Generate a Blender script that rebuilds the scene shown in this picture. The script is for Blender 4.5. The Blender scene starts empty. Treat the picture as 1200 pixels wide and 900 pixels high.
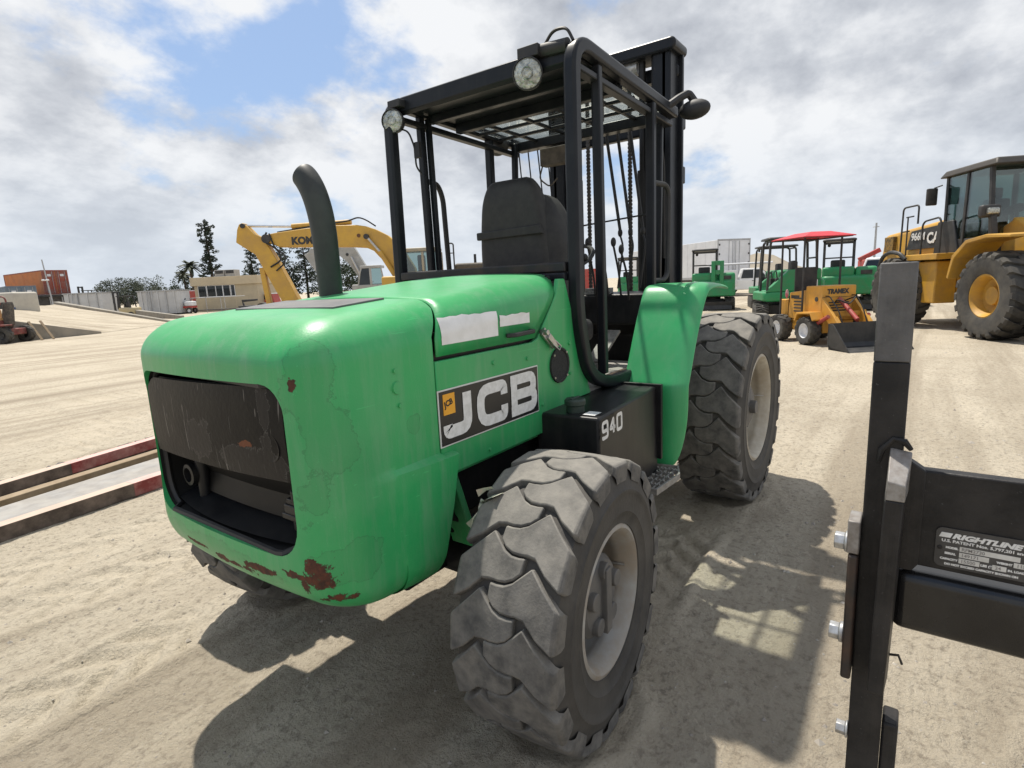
import bpy, bmesh, math, random
import numpy as np
from mathutils import Vector, Matrix

sc = bpy.context.scene
COL = sc.collection
R_ = math.radians
random.seed(7)

# ---------------------------------------------------------------- camera
cam_d = bpy.data.cameras.new('camera')
cam = bpy.data.objects.new('camera', cam_d)
COL.objects.link(cam)
CAM = Vector((-1.6162, -1.8324, 1.5943))
_F = Vector((0.79506, 0.57956, -0.17883)); _R = Vector((0.58162, -0.81215, -0.04623)); _U = Vector((0.17203, 0.06726, 0.98279))
m = Matrix((( _R.x, _U.x, -_F.x, CAM.x), (_R.y, _U.y, -_F.y, CAM.y), (_R.z, _U.z, -_F.z, CAM.z), (0, 0, 0, 1)))
cam.matrix_world = m
cam_d.sensor_width = 36.0
cam_d.lens = 36.0 * 655.5 / 1200.0
cam_d.clip_start = 0.05
cam_d.clip_end = 3000
sc.camera = cam

# ---------------------------------------------------------------- sky and sun
SUN_TO = Vector((0.20, 0.39, 1.0)).normalized()
SUN_EL = math.asin(SUN_TO.z)
SUN_AZ = math.atan2(SUN_TO.x, SUN_TO.y)          # clockwise from +Y
world = bpy.data.worlds.new('World'); sc.world = world
world.use_nodes = True
nt = world.node_tree; nt.nodes.clear()
def N(t, typ, **kw):
    n = t.nodes.new(typ)
    for k, v in kw.items():
        if k.startswith('i_'):
            key = k[2:]
            n.inputs[int(key) if key.isdigit() else key.replace('_', ' ')].default_value = v
        else: setattr(n, k, v)
    return n
def lk(t, a, b): t.links.new(a, b)
def mth(t, op, a, b=None, clamp=False):
    n = t.nodes.new('ShaderNodeMath'); n.operation = op; n.use_clamp = clamp
    for i, v in enumerate((a, b)):
        if v is None: continue
        if isinstance(v, (int, float)): n.inputs[i].default_value = v
        else: t.links.new(v, n.inputs[i])
    return n.outputs[0]
def ramp(t, fac, stops, interp='LINEAR'):
    n = t.nodes.new('ShaderNodeValToRGB'); n.color_ramp.interpolation = interp
    el = n.color_ramp.elements
    while len(el) < len(stops): el.new(0.5)
    for e, (p, c) in zip(el, stops):
        e.position = p
        e.color = (c, c, c, 1) if isinstance(c, (int, float)) else (*c[:3], 1)
    if fac is not None: t.links.new(fac, n.inputs[0])
    return n.outputs[0]
def mixc(t, fac, a, b, mode='MIX'):
    n = t.nodes.new('ShaderNodeMix'); n.data_type = 'RGBA'; n.blend_type = mode
    for idx, v in ((0, fac), (6, a), (7, b)):
        if isinstance(v, (int, float)): n.inputs[idx].default_value = v
        elif isinstance(v, tuple): n.inputs[idx].default_value = (*v[:3], 1)
        else: t.links.new(v, n.inputs[idx])
    return n.outputs[2]

SKY_STRENGTH = 0.115
sky = N(nt, 'ShaderNodeTexSky', sky_type='NISHITA', sun_disc=False, sun_elevation=SUN_EL, sun_rotation=SUN_AZ, altitude=50, air_density=1.0, dust_density=1.5, ozone_density=1.5)
tc = N(nt, 'ShaderNodeTexCoord')
sep = N(nt, 'ShaderNodeSeparateXYZ'); lk(nt, tc.outputs['Generated'], sep.inputs[0])
zz = mth(nt, 'ADD', mth(nt, 'MAXIMUM', sep.outputs[2], 0.0), 0.42)
cx = mth(nt, 'DIVIDE', sep.outputs[0], zz); cy = mth(nt, 'DIVIDE', sep.outputs[1], zz)
cmb = N(nt, 'ShaderNodeCombineXYZ'); lk(nt, cx, cmb.inputs[0]); lk(nt, cy, cmb.inputs[1])
def cnoise(scale, detail, rough, off, dist=0.0):
    mp = N(nt, 'ShaderNodeMapping'); mp.inputs['Location'].default_value = off
    lk(nt, cmb.outputs[0], mp.inputs[0])
    n = N(nt, 'ShaderNodeTexNoise', noise_dimensions='3D')
    n.inputs['Scale'].default_value = scale; n.inputs['Detail'].default_value = detail; n.inputs['Roughness'].default_value = rough; n.inputs['Distortion'].default_value = dist
    lk(nt, mp.outputs[0], n.inputs['Vector'])
    return n.outputs[0]
CLOUD_OFF = (-8.35, -3.2, 0.0)
n1 = cnoise(1.15, 12, 0.58, CLOUD_OFF, 0.0)
n2 = cnoise(1.15, 12, 0.58, (CLOUD_OFF[0] + 0.05, CLOUD_OFF[1] + 0.11, 0.0), 0.0)
n3 = cnoise(4.0, 8, 0.6, (CLOUD_OFF[0], CLOUD_OFF[1], 7.0), 0.0)
mask = ramp(nt, n1, [(0.40, 0.0), (0.475, 1.0)], 'EASE')
# sunward side of each billow is bright, the far side and the thick bases are grey
thick = mth(nt, 'ADD', mth(nt, 'ADD', mth(nt, 'MULTIPLY', n1, 0.60), mth(nt, 'MULTIPLY', mth(nt, 'SUBTRACT', n2, n1), 1.3)), mth(nt, 'MULTIPLY', n3, 0.32))
ccol = ramp(nt, thick, [(0.40, (6.3, 6.4, 6.55)), (0.46, (5.4, 5.55, 5.8)), (0.515, (4.3, 4.5, 4.85)), (0.60, (3.1, 3.3, 3.7))])
# colour ramps clamp nothing above one in Blender, values are radiance before the world strength
hz = ramp(nt, sep.outputs[2], [(0.0, 1.0), (0.26, 0.0)], 'EASE')
skyc = mixc(nt, 0.55, sky.outputs[0], (2.2, 3.4, 5.5))
both = mixc(nt, mask, skyc, ccol)
both = mixc(nt, mth(nt, 'MULTIPLY', hz, 0.70), both, (5.0, 5.5, 6.1))
bg = N(nt, 'ShaderNodeBackground'); bg.inputs[1].default_value = SKY_STRENGTH
lk(nt, both, bg.inputs[0])
wo = N(nt, 'ShaderNodeOutputWorld'); lk(nt, bg.outputs[0], wo.inputs[0])

sun_d = bpy.data.lights.new('sun', 'SUN'); sun_d.energy = 4.6; sun_d.angle = R_(0.9); sun_d.color = (1.0, 0.94, 0.84)
sun = bpy.data.objects.new('sun', sun_d); COL.objects.link(sun)
sun.rotation_euler = (-SUN_TO).to_track_quat('-Z', 'Y').to_euler()
sc.view_settings.view_transform = 'Standard'; sc.view_settings.look = 'None'
sc.view_settings.exposure = 0.34; sc.view_settings.gamma = 1.0; sc.view_settings.use_curve_mapping = False
sc.cycles.max_bounces = 6; sc.cycles.diffuse_bounces = 3; sc.cycles.glossy_bounces = 3; sc.cycles.transparent_max_bounces = 12

# ---------------------------------------------------------------- materials
MATS = {}
def M(name, c1, c2=None, scale=6.0, rough=0.55, rough2=None, metal=0.0, bump=0.0, bscale=70.0, dust=0.0, dustc=(0.36, 0.31, 0.24), dscale=3.0, lo=0.38, hi=0.64, spec=0.5, coat=0.0, specks=None, updust_glare=0.0, wear=0.0, dent=0.0):
    """noise-mottled paint, rubber, steel or concrete with optional dust film, glare painted on upward faces, and small chips"""
    if name in MATS: return MATS[name]
    mt = bpy.data.materials.new(name); mt.use_nodes = True
    t = mt.node_tree; b = t.nodes['Principled BSDF']
    tc = N(t, 'ShaderNodeTexCoord'); co = tc.outputs['Object']
    if c2 is None: c2 = tuple(min(1, x * 0.82) for x in c1)
    n = N(t, 'ShaderNodeTexNoise'); n.inputs['Scale'].default_value = scale; n.inputs['Detail'].default_value = 7; n.inputs['Roughness'].default_value = 0.6
    lk(t, co, n.inputs['Vector'])
    col = mixc(t, ramp(t, n.outputs[0], [(lo, 0.0), (hi, 1.0)]), c1, c2)
    rg = rough
    if dust > 0:
        nd = N(t, 'ShaderNodeTexNoise'); nd.inputs['Scale'].default_value = dscale; nd.inputs['Detail'].default_value = 9; nd.inputs['Roughness'].default_value = 0.68
        lk(t, co, nd.inputs['Vector'])
        f = mth(t, 'MULTIPLY', ramp(t, nd.outputs[0], [(0.40, 0.0), (0.70, 1.0)]), dust)
        if updust_glare > 0:
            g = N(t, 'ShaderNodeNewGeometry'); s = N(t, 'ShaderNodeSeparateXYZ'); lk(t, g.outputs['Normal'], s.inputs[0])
            up = mth(t, 'MULTIPLY', ramp(t, s.outputs[2], [(0.35, 0.0), (0.95, 1.0)]), updust_glare)  # upward faces paled: settled dust plus bright light painted into the colour
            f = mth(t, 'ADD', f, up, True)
        col = mixc(t, f, col, dustc)
        rr = N(t, 'ShaderNodeMix'); rr.data_type = 'FLOAT'; lk(t, f, rr.inputs[0]); rr.inputs[2].default_value = rough; rr.inputs[3].default_value = min(1, rough + 0.35)
        lk(t, rr.outputs[0], b.inputs['Roughness'])
    else: b.inputs['Roughness'].default_value = rough
    if wear > 0:
        # rain-washed dust runs, faded patches and fine scratches in the paint itself
        mp = N(t, 'ShaderNodeMapping'); mp.inputs['Scale'].default_value = (9, 9, .9); lk(t, co, mp.inputs[0])
        w1 = N(t, 'ShaderNodeTexNoise'); w1.inputs['Scale'].default_value = 2.2; w1.inputs['Detail'].default_value = 8; w1.inputs['Roughness'].default_value = .7; lk(t, mp.outputs[0], w1.inputs['Vector'])
        col = mixc(t, mth(t, 'MULTIPLY', ramp(t, w1.outputs[0], [(.48, 0.0), (.72, 1.0)]), wear * .55), col, dustc)
        w3 = N(t, 'ShaderNodeTexNoise'); w3.inputs['Scale'].default_value = 1.4; w3.inputs['Detail'].default_value = 5; lk(t, co, w3.inputs['Vector'])
        col = mixc(t, mth(t, 'MULTIPLY', ramp(t, w3.outputs[0], [(.42, 0.0), (.62, 1.0)]), wear * .45), col, tuple(min(1, x * 1.35 + .02) for x in c1))
        for rot in ((.3, .2, .5), (1.1, .4, 1.9), (.2, 1.3, 2.6)):
            mp = N(t, 'ShaderNodeMapping'); mp.inputs['Rotation'].default_value = rot; mp.inputs['Scale'].default_value = (1.2, 60, 60); lk(t, co, mp.inputs[0])
            w2 = N(t, 'ShaderNodeTexNoise'); w2.inputs['Scale'].default_value = 2.0; w2.inputs['Detail'].default_value = 2; lk(t, mp.outputs[0], w2.inputs['Vector'])
            col = mixc(t, mth(t, 'MULTIPLY', ramp(t, w2.outputs[0], [(.735, 0.0), (.755, 1.0)]), wear * .5), col, tuple(min(1, x * 1.8 + .06) for x in c1))
    if specks:
        sc_, thr, sccol = specks
        v = N(t, 'ShaderNodeTexNoise'); v.inputs['Scale'].default_value = sc_; v.inputs['Detail'].default_value = 4; v.inputs['Roughness'].default_value = 0.75
        lk(t, co, v.inputs['Vector'])
        col = mixc(t, ramp(t, v.outputs[0], [(thr, 0.0), (thr + 0.02, 1.0)]), col, sccol)
    lk(t, col, b.inputs['Base Color'])
    b.inputs['Metallic'].default_value = metal; b.inputs['Specular IOR Level'].default_value = spec
    if coat: b.inputs['Coat Weight'].default_value = coat; b.inputs['Coat Roughness'].default_value = 0.15
    if bump > 0:
        nb = N(t, 'ShaderNodeTexNoise'); nb.inputs['Scale'].default_value = bscale; nb.inputs['Detail'].default_value = 5
        lk(t, co, nb.inputs['Vector'])
        bp = N(t, 'ShaderNodeBump'); bp.inputs['Strength'].default_value = bump; bp.inputs['Distance'].default_value = 0.01
        hgt = nb.outputs[0]
        if dent > 0:
            nd2 = N(t, 'ShaderNodeTexNoise'); nd2.inputs['Scale'].default_value = 3.2; nd2.inputs['Detail'].default_value = 2; lk(t, co, nd2.inputs['Vector'])
            hgt = mth(t, 'ADD', hgt, mth(t, 'MULTIPLY', nd2.outputs[0], dent))
        lk(t, hgt, bp.inputs['Height']); lk(t, bp.outputs[0], b.inputs['Normal'])
    MATS[name] = mt
    return mt
def glass(name, tint, refl=0.12, opac=0.0):
    if name in MATS: return MATS[name]
    mt = bpy.data.materials.new(name); mt.use_nodes = True; t = mt.node_tree; t.nodes.clear()
    tr = N(t, 'ShaderNodeBsdfTransparent'); tr.inputs[0].default_value = (*tint, 1)
    gl = N(t, 'ShaderNodeBsdfGlossy'); gl.inputs['Roughness'].default_value = 0.03
    lw = N(t, 'ShaderNodeLayerWeight'); lw.inputs[0].default_value = 0.35
    mx = N(t, 'ShaderNodeMixShader'); lk(t, mth(t, 'ADD', mth(t, 'MULTIPLY', lw.outputs['Fresnel'], 0.6), refl, True), mx.inputs[0])
    lk(t, tr.outputs[0], mx.inputs[1]); lk(t, gl.outputs[0], mx.inputs[2])
    o = N(t, 'ShaderNodeOutputMaterial'); lk(t, mx.outputs[0], o.inputs[0])
    MATS[name] = mt
    return mt

# ---------------------------------------------------------------- mesh helpers
def frame(d):
    d = Vector(d).normalized()
    a = Vector((0, 0, 1)) if abs(d.z) < 0.9 else Vector((1, 0, 0))
    u = a.cross(d).normalized(); return u, d.cross(u).normalized()
class MB:
    def __init__(s): s.v = []; s.f = []
    def add(s, vs, fs, T=None):
        o = len(s.v)
        if T is not None: vs = [T @ Vector(p) for p in vs]
        s.v += [tuple(p) for p in vs]; s.f += [tuple(i + o for i in f) for f in fs]; return s
    def box(s, x0, x1, y0, y1, z0, z1, T=None):
        return s.add([(x0, y0, z0), (x1, y0, z0), (x1, y1, z0), (x0, y1, z0), (x0, y0, z1), (x1, y0, z1), (x1, y1, z1), (x0, y1, z1)],
                     [(0, 3, 2, 1), (4, 5, 6, 7), (0, 1, 5, 4), (1, 2, 6, 5), (2, 3, 7, 6), (3, 0, 4, 7)], T)
    def hexa(s, p): return s.add(p, [(0, 3, 2, 1), (4, 5, 6, 7), (0, 1, 5, 4), (1, 2, 6, 5), (2, 3, 7, 6), (3, 0, 4, 7)])
    def prism(s, poly, a0, a1, ax='y', T=None):
        """extrude polygon [(u,v)]; ax='y': (u,v)=(x,z); ax='x': (y,z); ax='z': (x,y)"""
        n = len(poly)
        mk = {'y': lambda u, v, a: (u, a, v), 'x': lambda u, v, a: (a, u, v), 'z': lambda u, v, a: (u, v, a)}[ax]
        vs = [mk(u, v, a0) for u, v in poly] + [mk(u, v, a1) for u, v in poly]
        fs = [tuple(range(n)), tuple(range(2 * n - 1, n - 1, -1))] + [(i, i + n, (i + 1) % n + n, (i + 1) % n) for i in range(n)]
        return s.add(vs, fs, T)
    def cyl(s, p0, p1, r0, r1=None, n=16, caps=True, T=None):
        p0, p1 = Vector(p0), Vector(p1); r1 = r0 if r1 is None else r1
        u, w = frame(p1 - p0); vs = []
        for p, r in ((p0, r0), (p1, r1)):
            for i in range(n):
                a = 2 * math.pi * i / n; vs.append(p + r * (math.cos(a) * u + math.sin(a) * w))
        fs = [(i, (i + 1) % n, (i + 1) % n + n, i + n) for i in range(n)]
        if caps: fs += [tuple(range(n - 1, -1, -1)), tuple(range(n, 2 * n))]
        return s.add(vs, fs, T)
    def tube(s, pts, r, n=10, caps=True, T=None, bend=0.0, seg=5, sec=None, up=None):
        """sweep a circle (or section sec=[(a,b)]) along a polyline; bend rounds the corners"""
        P = [Vector(p) for p in pts]
        if bend > 0:
            Q = [P[0]]
            for i in range(1, len(P) - 1):
                a, b, c = P[i - 1], P[i], P[i + 1]
                d = min(bend, (a - b).length * 0.49, (c - b).length * 0.49)
                p, q = b + (a - b).normalized() * d, b + (c - b).normalized() * d
                for k in range(seg + 1):
                    t = k / seg; Q.append((1 - t) ** 2 * p + 2 * t * (1 - t) * b + t * t * q)
            P = Q + [P[-1]]
        rs = r if isinstance(r, (list, tuple)) else [r] * len(P)
        if len(rs) != len(P): rs = [rs[0] + (rs[-1] - rs[0]) * i / (len(P) - 1) for i in range(len(P))]
        if sec is None: sec = [(math.cos(2 * math.pi * i / n), math.sin(2 * math.pi * i / n)) for i in range(n)]
        n = len(sec); vs = []; u = None
        for i, p in enumerate(P):
            t = (P[min(i + 1, len(P) - 1)] - P[max(i - 1, 0)]).normalized()
            if up is not None: w = Vector(up); w = (w - w.dot(t) * t).normalized(); u = t.cross(w)
            else:
                if u is None: u, w = frame(t)
                else: u = (u - u.dot(t) * t).normalized()
                w = t.cross(u)
            k = 1.0
            if 0 < i < len(P) - 1:
                c = (P[i] - P[i - 1]).normalized().dot((P[i + 1] - P[i]).normalized()); k = 1 / max(0.6, math.sqrt((1 + c) / 2))
            vs += [p + rs[i] * (a * k * u + b * w) for a, b in sec]
        fs = [(j * n + i, j * n + (i + 1) % n, (j + 1) * n + (i + 1) % n, (j + 1) * n + i) for j in range(len(P) - 1) for i in range(n)]
        if caps: fs += [tuple(range(n - 1, -1, -1)), tuple(range((len(P) - 1) * n, len(P) * n))]
        return s.add(vs, fs, T)
    def bar(s, pts, a, b, up, T=None, bend=0.0, seg=5):
        """rectangular bar: a across (perpendicular to up), b along up"""
        return s.tube(pts, 1.0, T=T, bend=bend, seg=seg, sec=[(-a / 2, -b / 2), (a / 2, -b / 2), (a / 2, b / 2), (-a / 2, b / 2)], up=up)
    def lathe(s, prof, o=(0, 0, 0), ax=(0, 1, 0), n=32, T=None, close=False, a0=0.0, a1=2 * math.pi):
        o = Vector(o); ax = Vector(ax).normalized(); u, w = frame(ax); full = abs(a1 - a0 - 2 * math.pi) < 1e-6
        k = n if full else n + 1; vs = []
        for r, h in prof:
            for i in range(k):
                a = a0 + (a1 - a0) * i / n; vs.append(o + ax * h + r * (math.cos(a) * u + math.sin(a) * w))
        m = len(prof); fs = []
        for j in range(m if close else m - 1):
            jj = (j + 1) % m
            for i in range(n):
                i2 = (i + 1) % k; fs.append((j * k + i, j * k + i2, jj * k + i2, jj * k + i))
        return s.add(vs, fs, T)
    def ball(s, c, r, n=12, m=8, T=None):
        c = Vector(c); r = r if isinstance(r, (tuple, list)) else (r, r, r); vs = [c + Vector((0, 0, -r[2]))]; fs = []
        for j in range(1, m):
            p = -math.pi / 2 + math.pi * j / m
            for i in range(n):
                a = 2 * math.pi * i / n; vs.append(c + Vector((r[0] * math.cos(p) * math.cos(a), r[1] * math.cos(p) * math.sin(a), r[2] * math.sin(p))))
        vs.append(c + Vector((0, 0, r[2]))); L = len(vs) - 1
        for i in range(n):
            fs.append((0, 1 + (i + 1) % n, 1 + i)); fs.append((L, L - n + i, L - n + (i + 1) % n))
            for j in range(m - 2): a = 1 + j * n; fs.append((a + i, a + (i + 1) % n, a + n + (i + 1) % n, a + n + i))
        return s.add(vs, fs, T)
    def rbox(s, x0, x1, y0, y1, z0, z1, r, n=8, deform=None):
        """box with rounded edges r=(rx,ry,rz_top,rz_bottom)"""
        if not isinstance(r, (tuple, list)): r = (r, r, r, r)
        lo = (x0, y0, z0); hi = (x1, y1, z1); ns = n if isinstance(n, (tuple, list)) else (n, n, n)
        idx = {}; vs = []; fs = []
        def vert(p):
            key = tuple(round(q, 5) for q in p)
            if key in idx: return idx[key]
            rz = r[2] if p[2] > (z0 + z1) / 2 else r[3]
            rad = (r[0], r[1], rz)
            c = (min(max(p[0], x0 + r[0]), x1 - r[0]), min(max(p[1], y0 + r[1]), y1 - r[1]), min(max(p[2], z0 + r[3]), z1 - r[2]))
            d = [(p[k] - c[k]) / rad[k] if rad[k] > 0 else 0 for k in range(3)]
            L = math.sqrt(sum(q * q for q in d))
            q = [c[k] + rad[k] * d[k] / L if L > 1e-9 else p[k] for k in range(3)]
            if deform: q = deform(*q)
            idx[key] = len(vs); vs.append(tuple(q)); return idx[key]
        def lin(a, b, k, rl, rh):
            g = []
            m0 = max(2, k // 4)
            for i in range(m0): g.append(a + rl * (i / m0) ** 1)
            for i in range(k): g.append(a + rl + (b - rh - a - rl) * i / k)
            for i in range(m0 + 1): g.append(b - rh + rh * i / m0)
            return g
        X = lin(x0, x1, ns[0], r[0], r[0]); Y = lin(y0, y1, ns[1], r[1], r[1]); Z = lin(z0, z1, ns[2], r[3], r[2])
        def grid(A, B, f, flip):
            for i in range(len(A) - 1):
                for j in range(len(B) - 1):
                    q = [vert(f(A[i], B[j])), vert(f(A[i + 1], B[j])), vert(f(A[i + 1], B[j + 1])), vert(f(A[i], B[j + 1]))]
                    q2 = []
                    for k in q:
                        if k not in q2: q2.append(k)
                    if len(q2) > 2: fs.append(tuple(q2[::-1] if flip else q2))
        grid(X, Y, lambda a, b: (a, b, z1), False); grid(X, Y, lambda a, b: (a, b, z0), True)
        grid(X, Z, lambda a, b: (a, y0, b), False); grid(X, Z, lambda a, b: (a, y1, b), True)
        grid(Y, Z, lambda a, b: (x1, a, b), False); grid(Y, Z, lambda a, b: (x0, a, b), True)
        return s.add(vs, fs)
def link(name, me, mat, parent=None, bevel=0.0, smooth=30, seg=2, T=None):
    if mat is not None:
        me.materials.clear(); me.materials.append(mat)
    if smooth:
        me.shade_smooth(); me.set_sharp_from_angle(angle=R_(smooth))
    o = bpy.data.objects.new(name, me); COL.objects.link(o)
    if parent is not None: o.parent = parent
    if T is not None: o.matrix_local = T
    if bevel:
        b = o.modifiers.new('bevel', 'BEVEL'); b.width = bevel; b.segments = seg; b.limit_method = 'ANGLE'; b.angle_limit = R_(40)
    return o
def part(name, mb, mat, parent=None, bevel=0.0, smooth=30, seg=2, T=None, fix=True):
    me = bpy.data.meshes.new(name); me.from_pydata([tuple(p) for p in mb.v], [], mb.f)
    if fix:
        bm = bmesh.new(); bm.from_mesh(me); bmesh.ops.recalc_face_normals(bm, faces=bm.faces); bm.to_mesh(me); bm.free()
    me.update()
    return link(name, me, mat, parent, bevel, smooth, seg, T)
def bits(o):
    o['kind'] = 'stuff'; return o
def tag(o, label, cat, group=None, kind=None):
    if label: o['label'] = label
    if cat: o['category'] = cat
    if group: o['group'] = group
    if kind: o['kind'] = kind
    return o
def empty(name, loc=(0, 0, 0), rz=0.0, parent=None, T=None):
    o = bpy.data.objects.new(name, None); COL.objects.link(o); o.empty_display_size = 0.2
    o.location = loc; o.rotation_euler = (0, 0, rz)
    if parent is not None: o.parent = parent
    if T is not None: o.matrix_local = T
    return o
def thing(name, label, cat, loc=(0, 0, 0), rz=0.0, group=None): return tag(empty(name, loc, rz), label, cat, group)
def copy_tree(o, parent=None):
    c = o.copy(); COL.objects.link(c); c.parent = parent
    for ch in list(o.children): copy_tree(ch, c)
    return c
def TX(loc=(0, 0, 0), rx=0, ry=0, rz=0):
    return Matrix.Translation(loc) @ Matrix.Rotation(rz, 4, 'Z') @ Matrix.Rotation(ry, 4, 'Y') @ Matrix.Rotation(rx, 4, 'X')
def text(name, body, size, mat, parent, T, bold=0.0, ext=0.001, sx=1.0, shear=0.0, align='LEFT', space=1.0):
    cu = bpy.data.curves.new(name, 'FONT'); cu.body = body; cu.size = size; cu.offset = bold; cu.extrude = ext; cu.shear = shear
    cu.align_x = align; cu.space_character = space; cu.resolution_u = 3
    t = bpy.data.objects.new(name, cu); COL.objects.link(t)
    dg = bpy.context.evaluated_depsgraph_get(); dg.update()
    me = bpy.data.meshes.new_from_object(t.evaluated_get(dg)); bpy.data.objects.remove(t)
    if sx != 1.0: me.transform(Matrix.Diagonal((sx, 1, 1, 1)))
    me.name = name
    return link(name, me, mat, parent, smooth=0, T=T)
def side_T(x, y, z, facing):
    """plane for flat print: facing '-y' reads left to right along +x; '-x' reads along -y; '+x' along +y; '+y' along -x"""
    B = {'-y': ((1, 0, 0), (0, 0, 1), (0, -1, 0)), '-x': ((0, -1, 0), (0, 0, 1), (-1, 0, 0)), '+x': ((0, 1, 0), (0, 0, 1), (1, 0, 0)), '+y': ((-1, 0, 0), (0, 0, 1), (0, 1, 0))}[facing]
    a, b, c = B
    return Matrix(((a[0], b[0], c[0], x), (a[1], b[1], c[1], y), (a[2], b[2], c[2], z), (0, 0, 0, 1)))
def strokes(name, paths, w, mat, parent, T, th=0.0015, fillets=0.0):
    """flat lettering: each path a 2D polyline of constant stroke width with mitred joins, optionally closed"""
    mb = MB()
    for pi_, (pts, closed) in enumerate(paths):
        th += .0003 * (pi_ > 0)
        P = [Vector((p[0], p[1])) for p in pts]
        if fillets:
            Q = []; n = len(P)
            for i in range(n):
                if not closed and i in (0, n - 1): Q.append(P[i]); continue
                a, b, c = P[i - 1], P[i], P[(i + 1) % n]
                d = min(fillets, (a - b).length * .49, (c - b).length * .49)
                p, q = b + (a - b).normalized() * d, b + (c - b).normalized() * d
                for k in range(5):
                    t = k / 4; Q.append((1 - t) ** 2 * p + 2 * t * (1 - t) * b + t * t * q)
            P = Q
        n = len(P); L = []; Rr = []
        for i in range(n):
            if closed: a, b = P[i] - P[i - 1], P[(i + 1) % n] - P[i]
            else: a, b = P[i] - P[max(i - 1, 0)], P[min(i + 1, n - 1)] - P[i]
            if a.length < 1e-9: a = b
            if b.length < 1e-9: b = a
            a = a.normalized(); b = b.normalized(); na = Vector((-a.y, a.x)); nb = Vector((-b.y, b.x)); mm = (na + nb).normalized()
            k = w / 2 / max(0.5, mm.dot(na)); L.append(P[i] + mm * k); Rr.append(P[i] - mm * k)
        o = len(mb.v); mb.v += [(p.x, p.y, th) for p in L] + [(p.x, p.y, th) for p in Rr]
        for i in range(n if closed else n - 1):
            j = (i + 1) % n; mb.f.append((o + i, o + n + i, o + n + j, o + j))
    return part(name, mb, mat, parent, smooth=0, T=T, fix=False)
# ---------------------------------------------------------------- forklift materials
GREEN = (0.022, 0.335, 0.098)
green = M('green_paint', GREEN, (0.026, 0.300, 0.095), scale=2.2, rough=0.34, dust=0.16, dustc=(0.24, 0.35, 0.25), dscale=2.6, bump=0.05, bscale=220, spec=0.45, wear=.6, dent=18, updust_glare=.10, specks=(70, .76, (.03, .10, .05)))  # pale tops mix dust with sky glare painted into the colour
green_dk = M('green_paint_fender', (0.030, 0.36, 0.12), (0.035, 0.31, 0.11), scale=3.0, rough=0.36, dust=0.18, dustc=(0.20, 0.32, 0.22), dscale=5, wear=.5, bump=.04, bscale=200, dent=10)
black = M('black_steel_paint', (0.007, 0.0075, 0.009), (0.013, 0.014, 0.0155), scale=8, rough=0.36, wear=.4, dust=0.16, dustc=(0.06, 0.053, 0.045), dscale=5, bump=0.05, bscale=160, spec=.25)
black_soft = M('black_plastic', (0.012, 0.013, 0.015), (0.020, 0.020, 0.022), scale=12, rough=0.55, dust=0.3, dustc=(0.07, 0.065, 0.058), dscale=7)
blacksat = M('black_frame_paint', (0.008, 0.010, 0.014), (0.014, 0.016, 0.020), scale=5, rough=0.33, dust=0.12, dustc=(0.05, 0.048, 0.047), dscale=9, spec=.22, wear=.35, specks=(38, 0.74, (0.16, 0.10, 0.06)))
rubber = M('tyre_rubber', (0.055, 0.054, 0.053), (0.125, 0.120, 0.113), scale=11, rough=0.85, dust=0.6, dustc=(0.23, 0.215, 0.19), dscale=14, specks=(34, .70, (.03, .03, .03)), bump=0.16, bscale=120, updust_glare=0.50)  # tread tops lightened: dust, with sunlight put into its colour
rubber_side = M('tyre_sidewall_rubber', (0.028, 0.027, 0.026), (0.05, 0.047, 0.044), scale=6, rough=0.7, dust=0.55, dustc=(0.12, 0.11, 0.095), dscale=4, bump=.15, bscale=60)
rimgrey = M('rim_paint', (0.33, 0.325, 0.31), (0.22, 0.205, 0.18), scale=6, rough=0.5, dust=0.6, dustc=(0.34, 0.27, 0.20), dscale=6, specks=(30, 0.70, (0.17, 0.09, 0.05)))
hubgrey = M('hub_casting', (0.085, 0.085, 0.085), (0.12, 0.115, 0.11), scale=10, rough=0.55, dust=0.35, dustc=(0.19, 0.17, 0.145), dscale=6)
white_p = M('white_vinyl', (0.78, 0.78, 0.78), (0.70, 0.70, 0.69), scale=20, rough=0.4)
white_l = M('white_lettering', (0.74, 0.74, 0.73), (0.60, 0.60, 0.58), scale=40, rough=0.5)
yellow_d = M('yellow_vinyl', (0.80, 0.38, 0.02), (0.72, 0.33, 0.02), scale=20, rough=0.4)
chrome = M('worn_steel', (0.55, 0.54, 0.52), (0.38, 0.36, 0.33), scale=30, rough=0.35, metal=0.9)
steel = M('zinc_steel', (0.50, 0.51, 0.52), (0.36, 0.36, 0.36), scale=40, rough=0.42, metal=0.7, dust=0.4, dustc=(0.22, 0.19, 0.16), dscale=20)
grey_dusty = M('dusty_floor_plate', (0.26, 0.25, 0.23), (0.36, 0.34, 0.31), scale=14, rough=0.8)
vinyl = M('seat_vinyl', (0.022, 0.022, 0.023), (0.032, 0.031, 0.031), scale=30, rough=0.6, dust=0.25, dustc=(0.10, 0.095, 0.085), dscale=8, bump=0.08, bscale=400)
lamp_glass = M('lamp_lens', (0.52, 0.54, 0.50), (0.20, 0.21, 0.20), scale=38, rough=0.10, bump=0.9, bscale=55, metal=.55)
pane_tint = glass('tinted_roof_pane', (0.91, 0.945, 0.925), 0.03)
hose_m = M('rubber_hose', (0.010, 0.010, 0.011), rough=0.5)
exhaust_m = M('exhaust_black', (0.014, 0.016, 0.016), (0.026, 0.028, 0.026), scale=5, rough=0.5, dust=0.5, dustc=(0.075, 0.085, 0.075), dscale=4)
tag_pale = M('faded_plate', (0.22, 0.34, 0.23), (0.32, 0.37, 0.28), scale=30, rough=0.6)

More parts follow.
